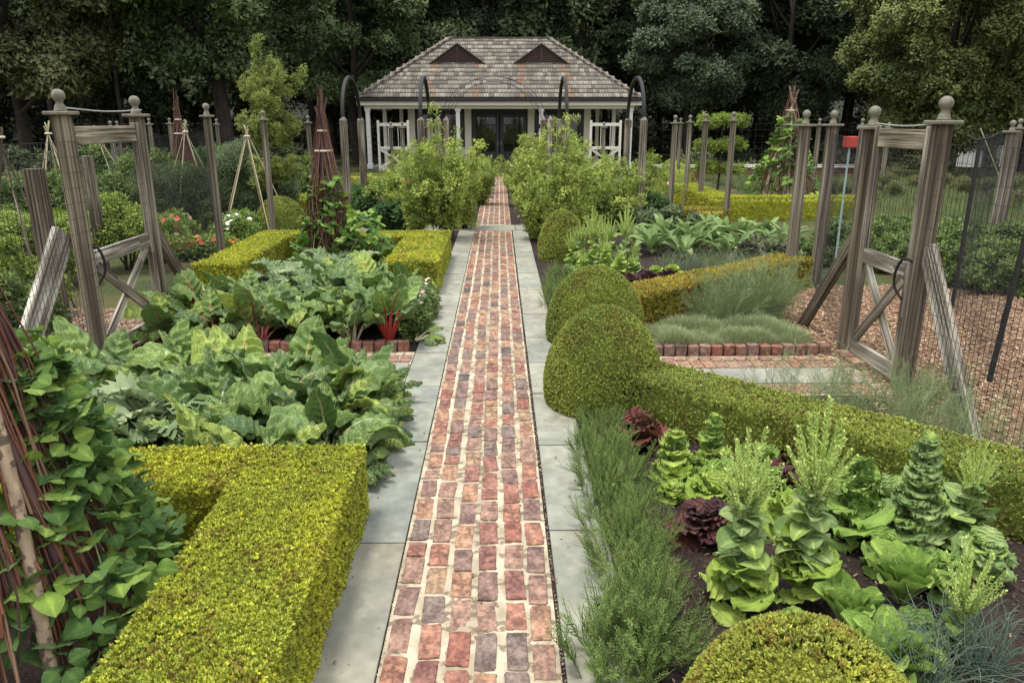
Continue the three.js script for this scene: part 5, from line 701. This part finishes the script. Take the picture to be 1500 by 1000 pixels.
// ---------------------------------------------------------------- arches over the crossing
{
  seed(52);
  const W = M.wood, P = [];
  for (const s of [-1, 1]) for (const [x, z] of [[3.05, -16.0], [3.05, -18.0], [1.47, -16.0], [1.47, -18.0], [1.12, -15.95], [1.1, -18.1]]) plainPost(x > 3 ? 'pointed grey post under the outer iron arch' : x > 1.2 ? 'pointed post under the inner iron arch' : 'pointed post carrying the thin hoops over the path', x > 3 ? 'posts of the outer arches' : x > 1.2 ? 'posts of the inner arches' : 'posts of the path hoops', s * x + (s > 0 ? 0.05 : 0), z, 2.2, x === 1.1 ? W[3] : pick([W[0], W[1]]), 0.135);
  for (const s of [-1, 1]) for (const x of [3.05, 1.47]) {
    const g = thing('iron_arch', (x > 3 ? 'outer' : 'inner') + ' flat black iron arch over the side path, ' + (s < 0 ? 'on the twig tepee side' : 'on the yellow hedge side'), 'arch', [s * x + (s > 0 ? 0.05 : 0), 0, -17]), R = 1.0, sh = new THREE.Shape(); sh.absellipse(0, 0, R + 0.02, 0.86, 0, Math.PI, false); sh.lineTo(-R, -0.35); sh.lineTo(-R + 0.04, -0.35); sh.lineTo(-R + 0.04, 0); const hole = []; for (let i = 0; i <= 24; i++) { const a = Math.PI - i / 24 * Math.PI; hole.push(new THREE.Vector2(Math.cos(a) * (R - 0.04), Math.sin(a) * 0.8)); } hole.forEach(p => sh.lineTo(p.x, p.y)); sh.lineTo(R - 0.04, -0.35); sh.lineTo(R, -0.35); sh.lineTo(R + 0.02, 0);
    part('hoop', new THREE.ExtrudeGeometry(sh, { depth: 0.06, bevelEnabled: true, bevelSize: 0.004, bevelThickness: 0.004, bevelSegments: 1, curveSegments: 24 }).rotateY(Math.PI / 2).translate(-0.037, 2.18, 0), M.iron, g);
    for (const z of [-1, 1]) part('bracket', beam(0.05, 0.16, 0.05).translate(0.06 * s, 2.05, z * 0.99), M.iron, g);
  }
  for (const z of [-15.95, -18.1]) { const g = thing('wire_hoop', z > -17 ? 'thin rusty hoop arching over the brick path, larger one' : 'thin rusty hoop arching over the brick path, smaller one behind', 'arch', [0.02, 0, z]); const pts = []; for (let i = 0; i <= 16; i++) { const a = i / 16 * Math.PI; pts.push(V(Math.cos(a) * 1.1, 2.0 + Math.sin(a) * 0.98, 0)); } for (const k of [0, 0.09]) part('rod', tube(pts.map(p => V(p.x * (1 - k), p.y, 0)), 0.0055, 0.0055, 5, 32), M.wire, g); for (const s of [-1, 1]) part('foot_clip', beam(0.05, 0.1, 0.05).translate(s * 1.06, 2.0, 0), M.iron, g); }
}
// ---------------------------------------------------------------- raised beds, far fence boards, small things
{
  seed(53);
  for (const [x, z, l, w] of [[7.2, -29.2, 2.6, 1.2], [10.1, -29.4, 2.6, 1.2], [13.0, -29.2, 2.6, 1.2]]) { const g = thing('raised_bed', 'low raised bed of reddish boards before the wood', 'raised bed', [x, 0, z], 0, 'raised beds'); for (const s of [-1, 1]) { part('side_board', beam(l, 0.42, 0.06).translate(0, 0.21, s * w / 2), M.terracotta, g); part('end_board', beam(0.06, 0.42, w - 0.07).translate(s * (l / 2 - 0.03), 0.21, 0), M.terracotta, g); part('rim', beam(l + 0.1, 0.05, 0.16).translate(0, 0.446, s * w / 2), M.cream, g); } part('earth', beam(l - 0.13, 0.3, w - 0.07).translate(0, 0.2, 0), M.soil, g); }
  for (const [px, py] of [[1418, 252], [1462, 252]]) { const p = G(px, py); const g = thing('white_hive', 'white wooden box on legs at the edge of the wood', 'hive', [p.x, 0, p.z], 0.2, 'white boxes at the wood edge'); part('body', beam(0.75, 0.8, 0.6, 0.01).translate(0, 0.62, 0), M.white, g); part('lid', beam(0.83, 0.06, 0.68, 0.01).translate(0, 1.051, 0), M.white, g); for (const sx of [-1, 1]) for (const sz of [-1, 1]) part('leg', beam(0.07, 0.22, 0.07).translate(sx * 0.3, 0.11, sz * 0.22), M.wood[0], g); }
}

// ---------------------------------------------------------------- shrubs, tall vegetables, trees
function blobs(n, c, rx, ry, rz, k = 0.34, shell = 0.55) { const out = []; for (let i = 0; i < n; i++) { const d = V(rr(-1, 1), rr(-1, 1), rr(-1, 1)); if (d.length() > 1) { i--; continue; } const l = d.length(); d.multiplyScalar(lerp(l, 1, shell) / (l || 1)); out.push([V(c.x + d.x * rx, c.y + d.y * ry, c.z + d.z * rz), k * Math.min(rx, ry) * rr(0.55, 1.35)]); } return out; }
function foliage(parent, B, n, geos, size, pal, mat, name = 'foliage', floor = 0.02, up = 0.6, flat = 1) {
  const list = geos.map(() => []), tot = B.reduce((s, b) => s + b[1] * b[1], 0);
  for (const [c, r] of B) { const tone = rnd(); for (let i = 0, m = Math.max(1, n * r * r / tot); i < m; i++) { const d = V(rr(-1, 1), rr(-1, 1), rr(-1, 1)).normalize(), q = c.clone().add(V(d.x, d.y * flat, d.z).multiplyScalar(r * Math.pow(rnd(), 0.45))); if (q.y < floor) continue; list[i % geos.length].push([mat4(q, V(d.x * 0.6 + rr(-0.4, 0.4), up + d.y * 0.5, d.z * 0.6 + rr(-0.4, 0.4)).normalize(), rnd() * 6.28, size * rr(0.7, 1.3)), shade(mixc(pal[0], pal[1], clamp(tone * 0.6 + rnd() * 0.4)), rr(0.75, 1.25))]); } }
  list.forEach((l, i) => l.length && scatter(name, geos[i], mat, l, parent));
}
function climber(name, label, cat, group, x, z, r, h, n, size, pal) { // arching leafy shoots from one foot
  const g = thing(name, label, cat, [x, 0, z], 0, group), B = [];
  for (let i = 0; i < 17; i++) { const a = rnd() * 6.28, l = r * rr(0.25, 1.2), y = h * rr(0.45, 1.02) * (1.05 - 0.3 * l / r), p0 = V(rr(-0.08, 0.08), -0.02, rr(-0.08, 0.08)), p1 = V(Math.cos(a) * l * 0.35, y * 0.6, Math.sin(a) * l * 0.35), p2 = V(Math.cos(a) * l, y, Math.sin(a) * l), c = new THREE.QuadraticBezierCurve3(p0, p1, p2); part('shoot', tube([p0, c.getPoint(0.33), c.getPoint(0.66), p2], 0.009, 0.003, 4, 6), M.bark, g); for (let t = 0.22; t <= 1; t += 0.13) B.push([c.getPoint(t).add(V(rr(-0.06, 0.06), rr(-0.05, 0.05), rr(-0.06, 0.06))), rr(0.09, 0.17)]); }
  foliage(g, B, n, leafClump, size, pal, M.leaf); return g;
}
function bush(name, label, cat, group, x, z, rx, h, n, size, pal, geos = leafClump, o = {}) {
  const g = thing(name, label, cat, [x, 0, z], 0, group), B = blobs(o.blobs || 16, V(0, h * 0.52, 0), rx * 0.85, h * 0.46, (o.rz || rx) * 0.85, 0.36, 0.35); for (let i = 0; i < (o.shoots || 0); i++) { const a = rnd() * 6.28, l = rr(0.5, 1.15) * rx, y = h * rr(0.55, 1.0); for (const t of [0.6, 0.8, 1]) B.push([V(Math.cos(a) * l * t, y + t * rr(0.05, 0.28), Math.sin(a) * l * t), 0.1 * rr(0.8, 1.3)]); };
  for (let i = 0; i < (o.stems ?? 5); i++) { const b = B[i][0]; part('branch', tube([V(rr(-0.05, 0.05), -0.03, rr(-0.05, 0.05)), V(b.x * 0.4, b.y * 0.6, b.z * 0.4), b], 0.018, 0.006, 5, 5), M.bark, g); }
  foliage(g, B, n, geos, size, pal, M.leaf); return g;
}
function tree(name, label, group, x, z, c, rx, ry, n, size, pal, geos, nb, o = {}) {
  const g = thing(name, label, 'tree', [x, 0, z], 0, group), B = blobs(nb * 1.6, V(0, c, 0), rx, ry, o.rz || rx, o.k || 0.27), r = o.r || 0.2;
  part('trunk', tube([V(0, -0.1, 0), V(rr(-0.2, 0.2), c * 0.4, rr(-0.2, 0.2)), V(rr(-0.3, 0.3), c * 0.8, rr(-0.3, 0.3)), V(0, c + ry * 0.5, 0)], r, r * 0.25, 8, 10), o.bark || M.bark, g);
  for (let i = 0; i < (o.limbs ?? 7); i++) { const b = B[i][0], y = Math.max(c * 0.35, b.y * 0.6); part('limb', tube([V(0, y, 0), V(b.x * 0.5, lerp(y, b.y, 0.4), b.z * 0.5), b], r * 0.38, r * 0.08, 6, 7), o.bark || M.bark, g); }
  foliage(g, B, n, geos, size, pal, M.leafFar, 'crown', 0.3, 0.5, 0.55); return g;
}
const PAL = { rose: [[0.18, 0.26, 0.05], [0.44, 0.50, 0.11]], glossy: [[0.055, 0.115, 0.035], [0.10, 0.185, 0.05]], mid: [[0.085, 0.145, 0.035], [0.17, 0.24, 0.06]], lime: [[0.18, 0.26, 0.04], [0.30, 0.38, 0.07]], grey: [[0.12, 0.175, 0.08], [0.20, 0.26, 0.13]], dark: [[0.05, 0.075, 0.03], [0.10, 0.13, 0.055]], bluek: [[0.10, 0.17, 0.12], [0.16, 0.24, 0.16]] };
const geoAt = (px, py) => { const p = G(px, py); return [p.x, p.z, y => heightAt(p.x, p.z, y)]; };
{
  seed(61);
  const roses = [[657, 352, 196, 0.62, 'L'], [612, 352, 222, 0.6, 'L'], [680, 336, 240, 0.42, 'L'], [580, 330, 262, 0.6, 'L'], [632, 325, 205, 0.75, 'L'], [652, 305, 228, 0.7, 'L'], [790, 352, 262, 0.42, 'R'], [815, 358, 200, 0.62, 'R'], [793, 322, 192, 0.6, 'R'], [862, 340, 232, 0.75, 'R'], [910, 325, 225, 0.8, 'R'], [945, 312, 238, 0.8, 'R'], [830, 318, 215, 0.8, 'R'], [704, 300, 240, 0.5, 'L'], [762, 300, 232, 0.55, 'R'], [702, 284, 232, 0.6, 'L'], [766, 282, 226, 0.6, 'R'], [600, 330, 235, 0.6, 'L'], [850, 330, 228, 0.6, 'R'], [560, 305, 262, 0.8, 'L'], [598, 300, 250, 0.9, 'L']];
  for (const [px, py, ty, r, s] of roses) { const [x, z, H] = geoAt(px, py); const b = climber('rose_bush', s === 'L' ? 'yellow-green rose bush around the posts on the twig tepee side of the path' : 'yellow-green rose bush around the posts on the box dome side of the path', 'rose bush', s === 'L' ? 'rose bushes on the tepee side' : 'rose bushes on the dome side', x, z, r * 1.0, H(ty) * 1.22, 850, 0.12, PAL.rose); if (rnd() < 0.3) for (let k = 0; k < 1; k++) { const f = part('rose_flower', bloomBig, pick([FM.rose, FM.pink]), b); f.position.set(rr(-r, r) * 0.7, H(ty) * rr(0.6, 0.95), r * 0.8); f.rotation.x = 0.9; } }
  for (const [px, py, ty, r] of [[545, 332, 282, 0.6], [575, 345, 298, 0.5], [520, 325, 275, 0.6]]) { const [x, z, H] = geoAt(px, py); bush('leafy_shrub', 'dark glossy shrub between the twig tepee and the rose bushes', 'shrub', 'glossy shrubs by the tepee', x, z, r, H(ty), 700, 0.2, PAL.glossy); }
  for (const [px, py, ty, r, k] of [[875, 335, 292, 0.8, 'mid'], [920, 322, 275, 0.8, 'mid'], [955, 325, 285, 0.6, 'glossy'], [850, 320, 280, 0.7, 'mid'], [985, 335, 305, 0.7, 'grey']]) { const [x, z, H] = geoAt(px, py); bush('leafy_shrub', 'low green shrub behind the bolting lettuces of the second bed', 'shrub', 'shrubs behind the second bed', x, z, r, H(ty), 800, 0.17, PAL[k]); }
  for (const [px, py] of [[706, 290], [764, 290], [708, 279], [760, 279]]) { const [x, z, H] = geoAt(px, py); bush('kale_plant', 'small blue-green kale beside the far end of the brick path', 'kale', 'kale along the far path', x, z, 0.28, 0.42, 200, 0.2, PAL.bluek, leafClump, { stems: 2 }); }
  // kitchen garden on the left
  const K = [[258, 345, 236, 1.0, 'dark', fineClump, 0.16], [305, 340, 268, 0.8, 'dark', fineClump, 0.16], [368, 330, 205, 0.75, 'grey', fineClump, 0.17], [395, 325, 232, 0.6, 'grey', fineClump, 0.17], [345, 335, 215, 0.6, 'grey', fineClump, 0.17], [230, 320, 225, 0.9, 'mid', leafClump, 0.17], [150, 345, 218, 1.0, 'mid', leafClump, 0.17], [190, 395, 290, 0.6, 'lime', leafClump, 0.13], [60, 420, 300, 0.7, 'lime', leafClump, 0.13], [20, 380, 245, 1.0, 'mid', leafClump, 0.16], [95, 370, 262, 0.8, 'mid', leafClump, 0.16], [30, 470, 350, 0.55, 'lime', leafClump, 0.12], [10, 520, 400, 0.5, 'mid', leafClump, 0.12], [335, 310, 218, 0.9, 'glossy', leafClump, 0.2], [440, 300, 245, 0.9, 'mid', leafClump, 0.17], [470, 305, 240, 0.7, 'mid', leafClump, 0.17], [120, 320, 230, 1.1, 'dark', leafClump, 0.18], [55, 320, 225, 1.1, 'dark', leafClump, 0.18], [180, 300, 215, 1.2, 'mid', leafClump, 0.19]];
  const says = { dark: 'dark bushy vegetable plant behind the left gate', grey: 'grey-green sweet pea mass on canes behind the U-shaped hedge', mid: 'mid-green leafy plant in the left kitchen garden', lime: 'bright lime-green leafy plant just outside the left gate', glossy: 'glossy broad-leaved plant beyond the left kitchen garden' };
  for (const [px, py, ty, r, k, geo, s] of K) { const [x, z, H] = geoAt(px, py); bush('vegetable_plant', says[k], 'vegetable', 'left garden, ' + k + ' plants', x, z, r, H(ty), 1300, s, PAL[k], geo, { blobs: 22 }); }
  // outside the right gate
  const Rr = [[1215, 385, 325, 0.55], [1250, 372, 318, 0.6], [1290, 378, 322, 0.6], [1335, 372, 318, 0.65], [1375, 385, 322, 0.6], [1410, 392, 328, 0.6], [1450, 400, 330, 0.6], [1490, 405, 330, 0.6], [1320, 395, 345, 0.5], [1425, 420, 352, 0.5], [1480, 430, 360, 0.55], [1270, 395, 350, 0.45], [1360, 410, 345, 0.5], [1400, 425, 360, 0.5]];
  for (const [px, py, ty, r] of Rr) { const [x, z, H] = geoAt(px, py); bush('potato_plant', 'dense green potato plant in the row beyond the right gate', 'vegetable', 'potato row beyond the right gate', x, z, r, H(ty), 800, 0.12, [[0.10, 0.165, 0.04], [0.20, 0.28, 0.075]], leafClump, { blobs: 16 }); }
  for (const [px, py, ty, r] of [[1240, 300, 262, 1.0], [1300, 290, 255, 1.0], [1450, 292, 262, 1.0], [1500, 300, 262, 1.2], [1380, 285, 258, 1.2]]) { const [x, z, H] = geoAt(px, py); bush('meadow_plant', 'loose green and rusty perennials beyond the potato row', 'perennials', 'perennials beyond the potatoes', x, z, r, H(ty), 700, 0.17, [[0.12, 0.17, 0.05], [0.22, 0.21, 0.09]], fineClump); }
  { const list = [[], []]; for (let i = 0; i < 5000; i++) { const z = rr(-30, -13), x = rr(7.6, 20); list[i % 2].push([mat4(V(x, 0, z), UPV, rnd() * 6.28, rr(1, 2.2)), shade(mixc([0.12, 0.20, 0.06], [0.22, 0.24, 0.10], fbm(x, z * 0.6, 3) * 1.2), rr(0.7, 1.2))]); } for (let i = 0; i < 6000; i++) { const z = rr(-31, -12), x = rr(-16, -3.6); list[i % 2].push([mat4(V(x, 0, z), UPV, rnd() * 6.28, rr(1, 2.2)), shade(mixc([0.12, 0.19, 0.05], [0.22, 0.28, 0.08], rnd()), rr(0.7, 1.2))]); } const g = thing('meadow_grass', 'rough grass between the vegetable rows', 'grass'); g.userData.kind = 'stuff'; list.forEach((l, i) => scatter('grass_tufts', grassTuft[i], M.leaf, l, g)); }
  // espaliered fruit tree and saplings
  { const [x, z] = geoAt(1050, 288), g = thing('espalier_tree', 'small espaliered fruit tree with layered yellow-green branches', 'tree', [x, 0, z]); part('trunk', tube([V(0, -0.05, 0), V(0.03, 1.1, 0), V(0, 2.1, 0)], 0.045, 0.02, 6, 8), M.bark, g); const B = []; for (const y of [0.75, 1.4, 2.05]) { part('branch', tube([V(-0.6, y + 0.03, 0), V(0, y, 0), V(0.6, y + 0.05, 0)], 0.02, 0.015, 5, 6), M.bark, g); for (let k = -3; k <= 3; k++) B.push([V(k * 0.19, y + 0.06 + rr(-0.04, 0.06), rr(-0.1, 0.1)), 0.2]); } foliage(g, B, 1100, leafClump, 0.13, PAL.lime, M.leaf); }
  { const x = -4.45, z = -15.6, g = thing('birch_sapling', 'slender young birch with small pale leaves in front of the wood', 'tree', [x, 0, z]), B = []; part('trunk', tube([V(0, -0.05, 0), V(0.04, 1.4, 0), V(-0.05, 2.6, 0), V(-0.1, 3.75, 0)], 0.05, 0.012, 6, 10), M.bark, g); for (let i = 0; i < 26; i++) { const y = rr(0.5, 2.9), a = rnd() * 6.28, l = rr(0.35, 0.85) * (1 - y / 4.4), tip = V(Math.cos(a) * l, y + rr(0.25, 0.6), Math.sin(a) * l); part('limb', tube([V(0, y - 0.1, 0), V(tip.x * 0.5, y + 0.12, tip.z * 0.5), tip], 0.012, 0.004, 4, 5), M.bark, g); for (const t of [0.55, 1]) B.push([V(tip.x * t, lerp(y, tip.y, t), tip.z * t), rr(0.14, 0.22)]); } for (let y = 2.8; y < 3.75; y += 0.14) B.push([V(-0.08 + rr(-0.06, 0.06), y, rr(-0.06, 0.06)), 0.11]); B.push([V(0.75, 3.05, 0), 0.12], [V(0.62, 2.9, 0), 0.14], [V(0.45, 2.7, 0), 0.16]); foliage(g, B, 2400, leafClump, 0.095, [[0.18, 0.23, 0.05], [0.32, 0.36, 0.09]], M.leaf, 'crown'); }
  { const [x, z] = geoAt(1445, 268), g = thing('sapling', 'thin young sapling with long leaves behind the black stake', 'tree', [x, 0, z]); part('trunk', tube([V(0, 0, 0), V(0.05, 1.9, 0)], 0.025, 0.01, 5, 3), M.bark, g); foliage(g, [0.8, 1.1, 1.4, 1.7, 1.95].map(y => [V(rr(-0.1, 0.1), y, 0), 0.22]), 220, fineClump, 0.22, PAL.mid, M.leaf, 'crown'); }
}
// ---------------------------------------------------------------- the wood
{
  seed(62);
  const at = (px, d) => { const q = V(px - 750, 325, -FOCAL).transformDirection(camM), t = d / -q.z; return EYE.x + q.x * t; };
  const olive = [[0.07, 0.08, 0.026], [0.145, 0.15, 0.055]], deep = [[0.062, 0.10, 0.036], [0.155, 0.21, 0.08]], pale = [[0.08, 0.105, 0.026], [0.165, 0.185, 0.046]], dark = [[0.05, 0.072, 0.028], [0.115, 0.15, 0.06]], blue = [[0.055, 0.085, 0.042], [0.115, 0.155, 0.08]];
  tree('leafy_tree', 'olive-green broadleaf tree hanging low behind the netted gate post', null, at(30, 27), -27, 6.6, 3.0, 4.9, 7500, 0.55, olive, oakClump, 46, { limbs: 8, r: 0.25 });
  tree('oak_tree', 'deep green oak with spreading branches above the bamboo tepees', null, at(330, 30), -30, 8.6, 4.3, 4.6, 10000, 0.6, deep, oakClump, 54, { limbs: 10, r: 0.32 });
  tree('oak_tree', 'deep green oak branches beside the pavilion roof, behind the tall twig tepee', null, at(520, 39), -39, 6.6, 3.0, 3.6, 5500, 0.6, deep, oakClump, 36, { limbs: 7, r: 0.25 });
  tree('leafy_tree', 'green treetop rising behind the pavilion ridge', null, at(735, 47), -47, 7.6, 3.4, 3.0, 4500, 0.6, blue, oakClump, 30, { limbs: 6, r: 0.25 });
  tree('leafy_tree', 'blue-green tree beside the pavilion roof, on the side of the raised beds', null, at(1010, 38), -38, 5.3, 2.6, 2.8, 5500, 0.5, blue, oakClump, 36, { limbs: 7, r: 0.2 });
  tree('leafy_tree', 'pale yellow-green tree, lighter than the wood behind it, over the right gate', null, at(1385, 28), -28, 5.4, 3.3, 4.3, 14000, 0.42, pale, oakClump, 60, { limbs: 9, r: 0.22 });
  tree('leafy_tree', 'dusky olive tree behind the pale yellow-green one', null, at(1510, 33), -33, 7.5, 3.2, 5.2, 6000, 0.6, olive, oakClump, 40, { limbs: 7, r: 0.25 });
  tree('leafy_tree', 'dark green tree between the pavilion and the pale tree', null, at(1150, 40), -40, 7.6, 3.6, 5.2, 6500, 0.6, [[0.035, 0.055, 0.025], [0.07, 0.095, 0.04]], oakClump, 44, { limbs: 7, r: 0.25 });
  { const g = grid(40, 10, (u, v) => [u * 110, sstep(0, 1, v) * 16 - 0.05 + fbm(u * 9, v * 5, 3) * 1.5 * v, -72 - v * 50 - (1 - Math.cos(u * 1.2)) * -40]); g.computeVertexNormals(); structure('added_hill', g, S([0.02, 0.024, 0.013], { roughness: 1 }), 'dark rise added behind the wood to block sky light between the trunks'); }  // added slope, blocks the bright sky that would show through the tree gaps
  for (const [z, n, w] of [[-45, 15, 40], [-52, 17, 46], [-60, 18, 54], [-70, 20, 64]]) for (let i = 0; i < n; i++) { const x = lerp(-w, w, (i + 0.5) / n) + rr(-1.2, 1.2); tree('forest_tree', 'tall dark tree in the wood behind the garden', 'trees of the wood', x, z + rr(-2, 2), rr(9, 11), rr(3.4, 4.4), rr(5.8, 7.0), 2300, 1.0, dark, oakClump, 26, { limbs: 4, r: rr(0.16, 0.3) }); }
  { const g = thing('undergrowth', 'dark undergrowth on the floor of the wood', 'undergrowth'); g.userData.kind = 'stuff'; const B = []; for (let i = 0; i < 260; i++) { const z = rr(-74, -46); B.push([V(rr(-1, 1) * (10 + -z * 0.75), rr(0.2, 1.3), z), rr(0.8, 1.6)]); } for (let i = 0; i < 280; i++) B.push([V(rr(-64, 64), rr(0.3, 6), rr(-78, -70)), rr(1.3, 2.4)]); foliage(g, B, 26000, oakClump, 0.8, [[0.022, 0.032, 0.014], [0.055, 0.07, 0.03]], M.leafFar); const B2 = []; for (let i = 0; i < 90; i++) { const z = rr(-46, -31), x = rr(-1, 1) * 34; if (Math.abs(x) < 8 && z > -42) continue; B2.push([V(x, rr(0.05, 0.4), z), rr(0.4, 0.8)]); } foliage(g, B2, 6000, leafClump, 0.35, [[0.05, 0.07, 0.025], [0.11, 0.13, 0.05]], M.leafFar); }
}

renderer.render(scene, camera);
